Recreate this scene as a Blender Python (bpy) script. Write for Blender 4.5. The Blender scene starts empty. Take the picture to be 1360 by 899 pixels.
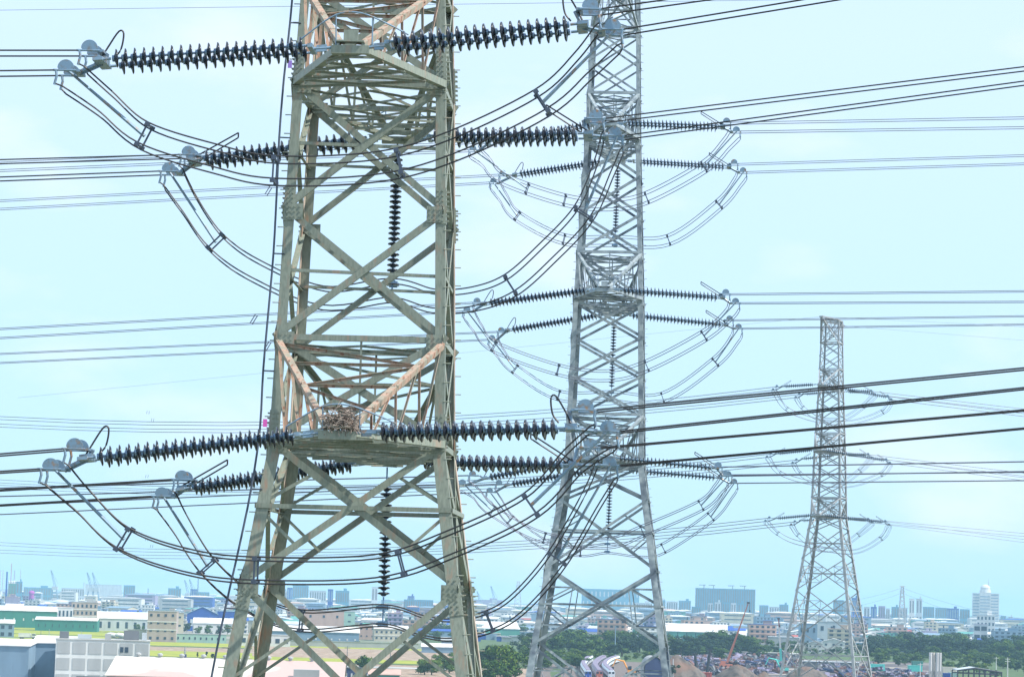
import bpy, math, random
from math import sin, cos, pi, radians, sqrt, atan, atan2
from mathutils import Vector as V, Matrix
R = random.Random(7)
sc = bpy.context.scene
COL = sc.collection

# ---------------------------------------------------------------- camera
F = 3700.0; HY = 798.0; ROLL = radians(1.6); CAMZ = 32.0
CAM = V((0, 0, CAMZ))
_t = atan((HY - 449.5) / F)
fwd = V((0, cos(_t), sin(_t))); _u = V((0, -sin(_t), cos(_t))); _r = V((1, 0, 0))
rt = _r * cos(ROLL) + _u * sin(ROLL); up = _u * cos(ROLL) - _r * sin(ROLL)
cd = bpy.data.cameras.new('camera'); cam = bpy.data.objects.new('camera', cd); COL.objects.link(cam)
cd.sensor_width = 36; cd.lens = F * 36 / 1360; cd.clip_start = 0.5; cd.clip_end = 80000
m = Matrix.Identity(4)
for i in range(3):
    m[i][0] = rt[i]; m[i][1] = up[i]; m[i][2] = -fwd[i]; m[i][3] = CAM[i]
cam.matrix_world = m
sc.camera = cam

def P(x, y, Y):
    d = fwd + rt * ((x - 680) / F) + up * ((449.5 - y) / F)
    return CAM + d * (Y / d.y)
def G(x, y, z=0.0):
    d = fwd + rt * ((x - 680) / F) + up * ((449.5 - y) / F)
    return CAM + d * ((z - CAMZ) / d.z)
def hor(x): return HY + (x - 680) * math.tan(ROLL)

# ---------------------------------------------------------------- world, sun, exposure
SUN_EL, SUN_AZ = 50.0, 108.0      # azimuth measured from the view direction towards the right
w = bpy.data.worlds.new("World"); sc.world = w; w.use_nodes = True
nt = w.node_tree; nt.nodes.clear()
def N(t, k, **kw):
    n = t.nodes.new(k)
    for a, b in kw.items(): setattr(n, a, b)
    return n
sky = N(nt, 'ShaderNodeTexSky', sky_type='NISHITA', sun_disc=False)
sky.sun_elevation = radians(SUN_EL); sky.sun_rotation = radians(SUN_AZ)
sky.air_density = 1.0; sky.dust_density = 0.6; sky.ozone_density = 1.4; sky.altitude = 30
tint = N(nt, 'ShaderNodeMix', data_type='RGBA', blend_type='MULTIPLY'); tint.inputs[0].default_value = 1
tint.inputs[7].default_value = (0.62, 1.13, 1.36, 1)
nt.links.new(sky.outputs[0], tint.inputs[6])
tc = N(nt, 'ShaderNodeTexCoord'); mp = N(nt, 'ShaderNodeMapping'); mp.inputs['Scale'].default_value = (9, 9, 22); mp.inputs['Location'].default_value = (0.3, 0.2, 1.7)
nz = N(nt, 'ShaderNodeTexNoise'); nz.inputs['Scale'].default_value = 1.0; nz.inputs['Detail'].default_value = 5; nz.inputs['Roughness'].default_value = .5
cr = N(nt, 'ShaderNodeMapRange'); cr.inputs[1].default_value = .52; cr.inputs[2].default_value = .72; cr.inputs[3].default_value = 0; cr.inputs[4].default_value = .55
nt.links.new(tc.outputs['Generated'], mp.inputs[0]); nt.links.new(mp.outputs[0], nz.inputs[0]); nt.links.new(nz.outputs[0], cr.inputs[0])
cl = N(nt, 'ShaderNodeMix', data_type='RGBA'); cl.inputs[7].default_value = (8.9, 9.1, 9.9, 1)
veil = N(nt, 'ShaderNodeMix', data_type='RGBA'); veil.inputs[0].default_value = .82; 
sxyz = N(nt, 'ShaderNodeSeparateXYZ'); hmr = N(nt, 'ShaderNodeMapRange'); hmr.inputs[1].default_value = -.01; hmr.inputs[2].default_value = .2
nt.links.new(tc.outputs['Generated'], sxyz.inputs[0]); nt.links.new(sxyz.outputs[2], hmr.inputs[0])
vc = N(nt, 'ShaderNodeMix', data_type='RGBA'); vc.inputs[6].default_value = (5.4, 7.9, 10.2, 1); vc.inputs[7].default_value = (7.0, 8.7, 10.6, 1)
nt.links.new(hmr.outputs[0], vc.inputs[0]); nt.links.new(vc.outputs[2], veil.inputs[7])
nt.links.new(tint.outputs[2], veil.inputs[6])
nt.links.new(cr.outputs[0], cl.inputs[0]); nt.links.new(veil.outputs[2], cl.inputs[6])
bg = N(nt, 'ShaderNodeBackground'); bg.inputs[1].default_value = 0.1
nt.links.new(cl.outputs[2], bg.inputs[0])
wo = N(nt, 'ShaderNodeOutputWorld'); nt.links.new(bg.outputs[0], wo.inputs[0])
sd = bpy.data.lights.new('sun', 'SUN'); sd.energy = 5.0; sd.angle = radians(.5); sd.color = (1, .95, .87)
so = bpy.data.objects.new('sun', sd); COL.objects.link(so)
sdir = V((sin(radians(SUN_AZ)) * cos(radians(SUN_EL)), cos(radians(SUN_AZ)) * cos(radians(SUN_EL)), sin(radians(SUN_EL))))
so.rotation_euler = sdir.to_track_quat('Z', 'Y').to_euler()
sc.view_settings.view_transform = 'Standard'; sc.view_settings.look = 'None'
sc.view_settings.exposure = 0.3; sc.view_settings.gamma = 1.0; sc.view_settings.use_curve_mapping = False
sc.cycles.max_bounces = 5; sc.cycles.volume_bounces = 1

# ---------------------------------------------------------------- helpers
def mat(name, c, rough=.7, metal=0., c2=None, scale=1., lo=.42, hi=.62, c3=None, s3=.3, lo3=.5, hi3=.6, bump=0., stretch=(1, 1, 1), spec=.5):
    mt = bpy.data.materials.new(name); mt.use_nodes = True; t = mt.node_tree
    b = t.nodes['Principled BSDF']; b.inputs['Roughness'].default_value = rough; b.inputs['Metallic'].default_value = metal
    b.inputs['Specular IOR Level'].default_value = spec
    src = None
    tcn = N(t, 'ShaderNodeTexCoord'); mpn = N(t, 'ShaderNodeMapping'); mpn.inputs['Scale'].default_value = stretch
    gm = N(t, 'ShaderNodeNewGeometry')
    t.links.new(gm.outputs['Position'], mpn.inputs[0])
    col = N(t, 'ShaderNodeRGB'); col.outputs[0].default_value = (*c, 1); src = col.outputs[0]
    for (cc, s, l, h) in ((c2, scale, lo, hi), (c3, s3, lo3, hi3)):
        if cc is None: continue
        nn = N(t, 'ShaderNodeTexNoise'); nn.inputs['Scale'].default_value = s; nn.inputs['Detail'].default_value = 4
        t.links.new(mpn.outputs[0], nn.inputs[0])
        mr = N(t, 'ShaderNodeMapRange'); mr.inputs[1].default_value = l; mr.inputs[2].default_value = h
        t.links.new(nn.outputs[0], mr.inputs[0])
        mx = N(t, 'ShaderNodeMix', data_type='RGBA'); mx.inputs[7].default_value = (*cc, 1)
        t.links.new(mr.outputs[0], mx.inputs[0]); t.links.new(src, mx.inputs[6]); src = mx.outputs[2]
        if bump:
            bp = N(t, 'ShaderNodeBump'); bp.inputs['Strength'].default_value = bump; t.links.new(nn.outputs[0], bp.inputs['Height']); t.links.new(bp.outputs[0], b.inputs['Normal'])
    t.links.new(src, b.inputs['Base Color'])
    return mt

class MB:
    def __init__(s): s.v = []; s.f = []; s.mi = []; s.m = 0
    def face(s, *idx): s.f.append(idx); s.mi.append(s.m)
    def poly(s, pts):
        n = len(s.v); s.v += [tuple(p) for p in pts]; s.face(*range(n, n + len(pts)))
    def hexa(s, p):       # 8 pts: bottom 4 ccw, top 4 ccw
        n = len(s.v); s.v += [tuple(q) for q in p]
        for f in ((3, 2, 1, 0), (4, 5, 6, 7), (0, 1, 5, 4), (1, 2, 6, 5), (2, 3, 7, 6), (3, 0, 4, 7)): s.face(*[n + i for i in f])
    def box(s, c, sx, sy, sz, ax=None, ay=None, az=None):   # centre, full sizes
        ax = (ax or V((1, 0, 0))) * sx / 2; ay = (ay or V((0, 1, 0))) * sy / 2; az = (az or V((0, 0, 1))) * sz / 2; c = V(c)
        s.hexa([c - ax - ay - az, c + ax - ay - az, c + ax + ay - az, c - ax + ay - az, c - ax - ay + az, c + ax - ay + az, c + ax + ay + az, c - ax + ay + az])
    def ang(s, p, q, w, u, v, t=.016, w2=None, two=False):              # steel angle: corner line p-q, flanges along u and v
        p = V(p); q = V(q); d = (q - p).normalized(); u = V(u); u = (u - d * u.dot(d)).normalized()
        v = V(v); v = (v - d * v.dot(d)); v = (v - u * v.dot(u)).normalized(); w2 = w2 or w
        sec = [(0, 0), (w, 0), (w, t), (t, t), (t, w2), (0, w2)]
        n = len(s.v)
        for e in (p, q): s.v += [tuple(e + u * a + v * b) for a, b in sec]
        for i in range(6):
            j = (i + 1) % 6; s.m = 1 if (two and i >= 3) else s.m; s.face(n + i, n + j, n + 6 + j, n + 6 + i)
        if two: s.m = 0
        s.face(*range(n + 5, n - 1, -1)); s.face(*range(n + 6, n + 12))
    def tube(s, pts, r, k=6, cap=True):
        pts = [V(p) for p in pts]; n0 = len(s.v); prev = None
        for i, p in enumerate(pts):
            d = (pts[min(i + 1, len(pts) - 1)] - pts[max(i - 1, 0)]).normalized()
            a = V((0, 0, 1)) if abs(d.z) < .9 else V((1, 0, 0))
            x = d.cross(a).normalized(); y = d.cross(x)
            rr = r[i] if isinstance(r, (list, tuple)) else r
            s.v += [tuple(p + (x * cos(2 * pi * j / k) + y * sin(2 * pi * j / k)) * rr) for j in range(k)]
        for i in range(len(pts) - 1):
            for j in range(k):
                a = n0 + i * k + j; b = n0 + i * k + (j + 1) % k; s.face(a, b, b + k, a + k)
        if cap:
            s.face(*range(n0 + k - 1, n0 - 1, -1)); e = n0 + (len(pts) - 1) * k; s.face(*range(e, e + k))
    def lathe(s, o, d, prof, k=12):                           # prof: (along, radius)
        d = V(d).normalized(); a = V((0, 0, 1)) if abs(d.z) < .9 else V((1, 0, 0)); x = d.cross(a).normalized(); y = d.cross(x); n0 = len(s.v); o = V(o)
        for (h, r) in prof: s.v += [tuple(o + d * h + (x * cos(2 * pi * j / k) + y * sin(2 * pi * j / k)) * r) for j in range(k)]
        for i in range(len(prof) - 1):
            for j in range(k):
                a = n0 + i * k + j; b = n0 + i * k + (j + 1) % k; s.face(a, b, b + k, a + k)
        s.face(*range(n0 + k - 1, n0 - 1, -1)); e = n0 + (len(prof) - 1) * k; s.face(*range(e, e + k))
    def build(s, name, mats, parent=None, smooth=False, local=False):
        me = bpy.data.meshes.new(name)
        o0 = V((0, 0, 0)); q = parent
        while q is not None: o0 = o0 + q.location; q = q.parent
        vs = s.v if (parent is None or local) else [(a[0] - o0.x, a[1] - o0.y, a[2] - o0.z) for a in s.v]
        me.from_pydata(vs, [], s.f)
        if not isinstance(mats, (list, tuple)): mats = [mats]
        for q in mats: me.materials.append(q)
        if len(mats) > 1: me.polygons.foreach_set('material_index', s.mi)
        if smooth: me.polygons.foreach_set('use_smooth', [True] * len(me.polygons))
        ob = bpy.data.objects.new(name, me); COL.objects.link(ob)
        if parent is not None: ob.parent = parent
        return ob
def tag(o, label, cat, group=None, kind=None):
    if label: o['label'] = label
    if cat: o['category'] = cat
    if group: o['group'] = group
    if kind: o['kind'] = kind
    return o
def thing(name, label, cat, loc, group=None):
    o = bpy.data.objects.new(name, None); o.empty_display_size = .5; COL.objects.link(o); o.location = V(loc)
    return tag(o, label, cat, group)
def struct(o, label=None): 
    o['kind'] = 'structure'
    if label: o['label'] = label
    return o
def copy_tree(o, parent=None, **kw):
    c = o.copy(); COL.objects.link(c)
    if parent is not None: c.parent = parent
    for ch in list(o.children): copy_tree(ch, c)
    return c
def catmull(pts, n=8):
    pts = [V(p) for p in pts]; P_ = [pts[0] * 2 - pts[1]] + pts + [pts[-1] * 2 - pts[-2]]; out = []
    for i in range(1, len(P_) - 2):
        a, b, c, d = P_[i - 1:i + 3]
        for k in range(n):
            t = k / n; out.append(((b * 2) + (c - a) * t + (a * 2 - b * 5 + c * 4 - d) * t * t + (b * 3 - a - c * 3 + d) * t ** 3) * .5)
    out.append(pts[-1]); return out

# ---------------------------------------------------------------- materials
M = {}
M['steelA'] = mat('weathered_steel', (.255, .285, .235), .5, 0, (.185, .21, .175), 7, .40, .70, (.32, .22, .16), 2.2, .56, .74, stretch=(3, 3, .8))
M['steelR'] = mat('rusty_steel', (.43, .29, .22), .65, 0, (.30, .28, .22), 2.4, .42, .58, (.24, .11, .07), 6, .54, .66, stretch=(2, 2, .8))
M['steelL'] = mat('rusty_sunlit_tint_steel', (.52, .42, .35), .6, 0, (.34, .34, .28), 3, .48, .62, (.36, .20, .13), 2.6, .56, .66, stretch=(2, 2, .6))  # pink rust plus painted-in sunlight for the back legs' side flanges
M['steelB'] = mat('galvanised_steel', (.25, .30, .33), .5, .1, (.38, .43, .45), 3, .4, .65, (.12, .15, .19), 1.3, .5, .66)
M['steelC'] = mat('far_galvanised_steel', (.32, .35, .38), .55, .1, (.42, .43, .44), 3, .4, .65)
M['bolt'] = mat('bolt_steel', (.16, .17, .15), .5, .3)
M['disc'] = mat('dark_porcelain', (.012, .015, .024), .22, 0, (.03, .035, .05), 6)
M['cap'] = mat('blue_grey_fitting', (.12, .22, .36), .3, .3, (.22, .32, .44), 14)
M['fit'] = mat('galvanised_fitting', (.20, .30, .40), .4, .35, (.2, .2, .2), 9, .5, .7, (.33, .2, .12), 5, .6, .7)
M['spacer'] = mat('spacer_metal', (.07, .09, .13), .5, .3)
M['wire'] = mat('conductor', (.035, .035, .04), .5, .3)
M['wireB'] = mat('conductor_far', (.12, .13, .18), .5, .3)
M['twig'] = mat('dry_twigs', (.36, .30, .26), .9, 0, (.16, .12, .1), 9)
M['plateP'] = mat('purple_plate', (.33, .20, .62), .5)
M['platePk'] = mat('pink_plate', (.75, .12, .5), .5)

# ---------------------------------------------------------------- lattice towers
HW = [(-60, 1.93 + .145 * 60), (0, 1.93), (8, 1.70), (16, 1.36), (24.4, 1.12)]
def hw(z):
    for (a, x), (b, y) in zip(HW, HW[1:]):
        if z <= b: return x + (y - x) * (z - a) / (b - a)
    return HW[-1][1]
ARM = 5.65; CH = 2.3; ZTOP = 24.4
class Tower:
    def __init__(s, tip, D, az, zbot, panels_low, upper_panels, steel, label, detail=2, rust=None, legw=.22):
        a = radians(az); s.a = V((sin(a), cos(a), 0)); s.c = V((cos(a), -sin(a), 0))
        s.o = P(*tip, D) + s.a * ARM; s.o = V((s.o.x, s.o.y, s.o.z)); s.steel = steel; s.rust = rust or steel
        s.D = D
        gz = zbot
        base = V((s.o.x, s.o.y, 0.0))
        s.root = thing('lattice_tower', label, 'pylon', base, 'steel lattice pylons of the power line')
        s.detail = detail; zg = -s.o.z
        W = s.w
        # legs
        for sx in (-1, 1):
            for sy in (-1, 1):
                mb = MB()
                for (z0, z1, wd) in ((zg, 0, legw * 1.25), (0, 8, legw), (8, 16, legw * .9), (16, ZTOP, legw * .7)):
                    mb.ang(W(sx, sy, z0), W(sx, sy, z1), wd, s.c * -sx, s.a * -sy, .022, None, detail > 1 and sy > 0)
                if detail > 0 and (sx, sy) != (-1, 1):
                    z = -12.0
                    while z < ZTOP: q = W(sx, sy, z); mb.tube([q - s.c * sx * .03, q + s.c * sx * .13], .012, 4); z += .42
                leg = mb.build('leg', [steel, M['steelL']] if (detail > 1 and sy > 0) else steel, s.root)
                # splice plates with bolts
                if detail > 1:
                    for zz in (-7.4, -3.2, .35, 5.35, 8.6):
                        p0 = W(sx, sy, zz - .4) ; p1 = W(sx, sy, zz + .4)
                        wd = legw * (1.25 if zz < 0 else 1); bb = MB()
                        bb.ang(p0 + (s.c * sx + s.a * sy) * .018, p1 + (s.c * sx + s.a * sy) * .018, wd + .012, s.c * -sx, s.a * -sy, .016)
                        for k in range(7):
                            for j in (0.27, .73):
                                q = W(sx, sy, zz - .33 + k * .11)
                                bb.box(q - s.c * sx * (wd * j) + s.a * sy * .025, .034, .05, .034, s.c, s.a)
                                bb.box(q - s.a * sy * (wd * j) + s.c * sx * .04, .07, .03, .03, s.c, s.a)
                        bb.build('splice_plate', steel, leg)
        # bracing
        faces = [((-1, -1), (1, -1), -s.a), ((-1, 1), (1, 1), s.a), ((-1, -1), (-1, 1), -s.c), ((1, -1), (1, 1), s.c)]
        up_levels = upper_panels + [(0, CH, 0), (8, 8 + CH, 0), (16, 16 + CH, 0), (21.6, ZTOP, 0)]
        for fi, (A, B, n) in enumerate(faces):
            mb = MB()
            for (z0, z1, h) in panels_low + up_levels:
                dw = .15 if z1 - z0 > 1.6 else .09
                dw *= (.75 if z0 > 16 else 1) * (1 if detail > 1 else .85)
                a0, a1, b0, b1 = W(*A, z0), W(*A, z1), W(*B, z0), W(*B, z1)
                side = (b0 - a0).normalized()
                # a corner is inset a little so the member meets the leg flange
                for (p, q, off) in ((a0, b1, (.012, .012, .03, -.03)[fi]), (b0, a1, (-.03, -.03, .05, -.05)[fi])):
                    mb.ang(p + n * off, q + n * off, dw, V((0, 0, 1)), -n, .014, dw * .7)
                if h:
                    la = (b1 - a1).length; lb = (b0 - a0).length
                    t = lb / (la + lb); zc = z0 + (z1 - z0) * t
                    pa, pb = W(*A, zc), W(*B, zc)
                    mb.ang(pa + n * .03, pb + n * .03, .10, V((0, 0, 1)), -n, .012)
                    X = (pa + pb) / 2
                    if h > 1 or True:
                        for (leg0, leg1, mid, co) in ((A, B, pa, a0), (B, A, pb, b0)):
                            for (zq, corner) in ((z0, W(*leg0, z0)), (z1, W(*leg0, z1))):
                                hp = (corner + X) / 2     # halfway along the diagonal
                                mb.ang(mid - n * .045, hp - n * .045, .07, V((0, 0, 1)), -n, .01)
                                if h > 1:
                                    mz = (mid + corner) / 2
                                    mb.ang(mz - n * .05, hp - n * .05, .06, V((0, 0, 1)), -n, .01)
                                    hh = (mid + X) / 2
                                    mb.ang(hp - n * .06, hh - n * .06, .05, side, -n, .01)
                elif detail > 1 and z1 - z0 > 2.5 and z0 >= 0:
                    zc = (z0 + z1) / 2; mb.ang(W(*A, zc + .1) - n * .04, W(*B, zc + .02) - n * .04, .07, V((0, 0, 1)), -n, .01)
            for z in (0, CH, 8, 8 + CH, 16, 16 + CH, 21.6, ZTOP):
                ho = -.03 if fi == 3 else .032
                mb.ang(W(*A, z) + n * ho, W(*B, z) + n * ho, .13, V((0, 0, 1)), -n, .014)
            mb.build('face_bracing', steel, s.root)
            if detail > 1 and fi < 2:
                nodes = set()
                for (z0, z1, h) in panels_low + up_levels: nodes.add(z0); nodes.add(z1)
                for z in nodes:
                    if -14 < z < 12:
                        for S, sg in ((A, 1), (B, -1)):
                            pl = MB(); q = W(*S, z); side = (W(*B, z) - W(*A, z)).normalized() * sg
                            pl.box(q + side * .24 + n * .036, .34, .012, .36, side, n)
                            for i in range(3):
                                for j in range(3): pl.box(q + side * (.12 + .11 * i) + n * .05 + V((0, 0, -.11 + .11 * j)), .034, .02, .034, side, n)
                            pl.build('gusset_plate', steel, s.root)
        # plan bracing
        for z in (0, CH, 8, 8 + CH, 16, 16 + CH, 21.6, ZTOP):
            mb = MB()
            q = [W(-1, -1, z), W(1, -1, z), W(1, 1, z), W(-1, 1, z)]
            Z = V((0, 0, 1))
            mb.ang(q[0] - Z * .04, q[2] - Z * .04, .07, s.c, -Z, .012, .05); mb.ang(q[1] - Z * .06, q[3] - Z * .06, .07, s.c, -Z, .012, .05)
            mids = [(q[i] + q[(i + 1) % 4]) / 2 for i in range(4)]
            for i in range(4): mb.ang(mids[i] - Z * .08, mids[(i + 1) % 4] - Z * .08, .05, s.c, -Z, .01)
            if z in (CH, 8 + CH, 16 + CH):   # hangers
                for k in (mids[0], mids[2]): mb.ang(k - Z * .0, k - Z * 1.55, .05, s.c, s.a, .01)
            mb.build('plan_bracing', s.steel, s.root)
        # cross arms
        s.tips = {}
        for lv, z in enumerate((0, 8, 16)):
            for sy in (-1, 1): s.arm(z, sy, .24, CH)
        for sy in (-1, 1): s.arm(21.6 + (ZTOP - 21.6), sy, .1, -(ZTOP - 21.6), ARM * .99)
    def w(s, sx, sy, z):
        h = hw(z); return s.o + s.c * (sx * h) + s.a * (sy * h * .93) + V((0, 0, z))
    def arm(s, z, sy, tw, ch, L=ARM):
        Z = V((0, 0, 1)); tip = s.o + s.a * (sy * L) + Z * z; s.tips[(z, sy)] = tip
        Bl, Br, Ul, Ur = s.w(-1, sy, z), s.w(1, sy, z), s.w(-1, sy, z + ch), s.w(1, sy, z + ch)
        tl, tr = tip - s.c * tw, tip + s.c * tw
        ul, ur = tl + Z * .12, tr + Z * .12
        n = s.a * sy; mb = MB(); mu = MB()
        for (p, q, sd) in ((Bl, tl, 1), (Br, tr, -1)): mb.ang(p + s.c * (-sd * .02), q, .16, s.c * sd, Z, .016)
        for (p, q, sd) in ((Ul, ul, 1), (Ur, ur, -1)): mu.ang(p + n * .03, q, .13, s.c * sd, -Z, .014)
        nb = 4; L_ = lambda a, b, t: a + (b - a) * t
        for i in range(1, nb):
            t = i / nb; t0 = (i - 1) / nb
            bl, br, xl, xr = L_(Bl, tl, t), L_(Br, tr, t), L_(Ul, ul, t), L_(Ur, ur, t)
            bl0, br0, xl0, xr0 = L_(Bl, tl, t0), L_(Br, tr, t0), L_(Ul, ul, t0), L_(Ur, ur, t0)
            mb.ang(bl + Z * .02, br + Z * .02, .06, n, Z, .01)
            mb.ang(bl0 - Z * .03, br - Z * .03, .055, n, -Z, .01); mb.ang(br0 - Z * .05, bl - Z * .05, .055, n, -Z, .01)
            mu.ang(xl - Z * .02, xr - Z * .02, .07, n, -Z, .01)
            if i % 2: mu.ang(xl0 - Z * .04, xr - Z * .04, .07, n, -Z, .01)
            else: mu.ang(xr0 - Z * .04, xl - Z * .04, .07, n, -Z, .01)
            for (b_, x_, b0_, x0_, sd) in ((bl, xl, bl0, xl0, 1), (br, xr, br0, xr0, -1)):
                mu.ang(b_ + s.c * sd * .03, x_ + s.c * sd * .03, .06, n, s.c * sd, .01)
                mu.ang(b_ + s.c * sd * .045, x0_ + s.c * sd * .045, .06, n, s.c * sd, .01)
        mb.ang(L_(Bl, tl, (nb - 1) / nb) - Z * .03, tr - Z * .03, .07, n, -Z, .01)
        root = mu.build('cross_arm', s.rust if (s.detail > 1 and sy < 0) else s.steel, s.root)
        mb.build('lower_chord', s.steel, root)
        mp = MB(); mp.box(tip + Z * .0, tw * 2 + .3, .16, .17, s.c, s.a)
        if ch > 0:
            mp.box(tip + Z * .17 , tw * 2 + .1, .26, .03, s.c, s.a); mp.box(tip + Z * .3 + s.a * .05, .3, .08, .26, s.c, s.a)
        mp.build('tip_plate', s.steel, root)
        if ch > 0 and s.detail:
            g = MB()      # arched guard rod over the arm tip
            k = 1 if z != 0 else .8
            g.tube(catmull([tip + s.c * -1.05 + Z * .2 * k, tip + s.c * -.35 + Z * .72 * k, tip + s.c * .2 + Z * .78 * k, tip + s.c * .85 + Z * .52 * k, tip + s.c * 1.2 + Z * .34 * k], 5), .018, 5)
            g.tube([tip + s.c * -.3 + Z * .1, tip + s.c * -.32 + Z * .72 * k], .015, 4); g.tube([tip + s.c * .45 + Z * .1, tip + s.c * .45 + Z * .68 * k], .015, 4)
            g.build('guard_rod', M['fit'], root)

low1 = [(-3.15, 0, 1), (-8.1, -3.15, 1), (-13.5, -8.1, 2), (-20, -13.5, 2), (-27.5, -20, 2), (-35, -27.5, 2)]
low2 = [(-1.85, 0, 0), (-5.3, -1.85, 1), (-9.0, -5.3, 2), (-14.2, -9.0, 2), (-20, -14.2, 2), (-28, -20, 2), (-38.6, -28, 2)]
low3 = [(-1.7, 0, 0), (-5.3, -1.7, 1), (-9.2, -5.3, 2), (-14.5, -9.2, 2), (-20.2, -14.5, 2), (-28, -20.2, 2), (-43, -28, 2)]
def eq(a, b, n): return [(a + (b - a) * i / n, a + (b - a) * (i + 1) / n, 0) for i in range(n)]
up1 = eq(CH, 8, 2) + eq(8 + CH, 16, 2) + eq(16 + CH, 21.6, 2)
up2 = eq(CH, 8, 3) + eq(8 + CH, 16, 3) + eq(16 + CH, 21.6, 2)
T1 = Tower((448, 578), 57, 2.8, 0, low1, up1, M['steelA'], 'largest and nearest pylon of olive grey steel with rusty pink, sunlit-toned inner faces', 2, M['steelR'])
T2 = Tower((797, 608), 132, 4.7, 0, low2, up2, M['steelB'], 'bluish galvanised pylon in the middle with three insulator levels in view', 1, legw=.24)
T3 = Tower((1086, 684), 341, 20.5, 0, low3, up2, M['steelC'], 'smallest complete pylon on the right with its flat slanted top', 0, legw=.26)

# climbing cable, number plates and nest on the first tower
mb = MB(); pts = []
for z in [-14 + i * 1.3 for i in range(25)]:
    q = T1.w(-1, -1, z) - T1.c * (.20 + .025 * sin(z * 1.1)) - T1.a * .05; pts.append(q)
mb.tube(catmull(pts, 3), .026, 6)
for q in pts[::2]: mb.tube([q, q + T1.c * .24 + T1.a * .04], .016, 4)
mb.build('climbing_cable', M['spacer'], T1.root)
for (z, mm) in ((8.45, 'plateP'), (.45, 'platePk')):
    mb = MB(); mb.box(T1.w(-1, -1, z) - T1.c * .1 - T1.a * .08, .09, .015, .17, T1.c, T1.a); mb.build('number_plate', M[mm], T1.root)
tip = T1.tips[(0, -1)]
nest = MB(); RR = random.Random(3)
for i in range(300):
    a = RR.uniform(0, 2 * pi); r = .38 * RR.random() ** .6 * .85; z = .12 + RR.random() ** 1.4 * .45 * (1.25 - r / .44)
    c = tip + V((cos(a) * r * 1.15 + .08, sin(a) * r * .8, z)); d = V((RR.gauss(0, 1), RR.gauss(0, 1), RR.gauss(0, .8))).normalized() * RR.uniform(.08, .22)
    nest.tube([c - d, c + d * .2 + V((0, 0, .03)), c + d], RR.uniform(.005, .011), 4)
tag(nest.build('bird_nest', M['twig']), 'untidy nest of dry twigs on the lower near arm tip of the nearest pylon', 'bird nest')

# ---------------------------------------------------------------- insulator strings, jumpers and conductors
def disc_mesh(r, k=12):
    mb = MB(); mb.lathe((0, 0, 0), (1, 0, 0), [(-.012, .05), (-.012, r * .7), (-.026, r * .84), (-.010, r), (.008, r * .98), (.020, r * .7), (.036, r * .42), (.05, .07)], k)
    me = mb.build('tmp', M['disc'], None, True); d = me.data; bpy.data.objects.remove(me); return d
DISC = disc_mesh(.195); DISCP = disc_mesh(.15)
def rotx(d):
    return V(d).to_track_quat('X', 'Z').to_euler()
def run_string(par, p, q, sp, r, real, mdisc, cap=.058):
    """one string of discs from p to q under the parent par"""
    p = V(p); q = V(q); d = q - p; L = d.length; u = d.normalized(); n = max(2, int(round(L / sp))); st = L / n
    mb = MB()
    prof = []
    for i in range(n):
        h = i * st
        prof += [(h + .004, .022), (h + st * .2, .03), (h + st * .24, cap), (h + st * .85, cap * 1.2), (h + st * .9, .03)]
    mb.lathe(p, u, prof, 8 if real else 5)
    if not real:
        mb.m = 1
        for i in range(n):
            c = p + u * (i + .4) * st
            mb.lathe(c, u, [(-.02, r * .85), (0, r), (.03, r * .5), (.04, .06)], 8)
    sag = 0
    core = mb.build('disc_string', [M['cap'], M['disc']] if not real else M['cap'], par)
    if real:
        eu = rotx(u)
        for i in range(n):
            o = bpy.data.objects.new('insulator_disc', mdisc); COL.objects.link(o); o.parent = core
            o.location = p + u * (i + .4) * st - par.location; o.rotation_euler = eu
    return core
def shield(mb, c, x, y, z, r):
    """half-moon toothed shield plate"""
    n = 16; pts = [c + x * (cos(pi * i / n) * r) + z * (sin(pi * i / n) * r) for i in range(n + 1)] + [c - x * r * .8 - z * r * .25, c + x * r * .8 - z * r * .25][::1]
    f = [p + y * .015 for p in pts]; b = [p - y * .015 for p in pts]
    mb.poly(f); mb.poly(b[::-1])
    N_ = len(f)
    for i in range(N_): j = (i + 1) % N_; mb.poly([f[j], f[i], b[i], b[j]])
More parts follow.
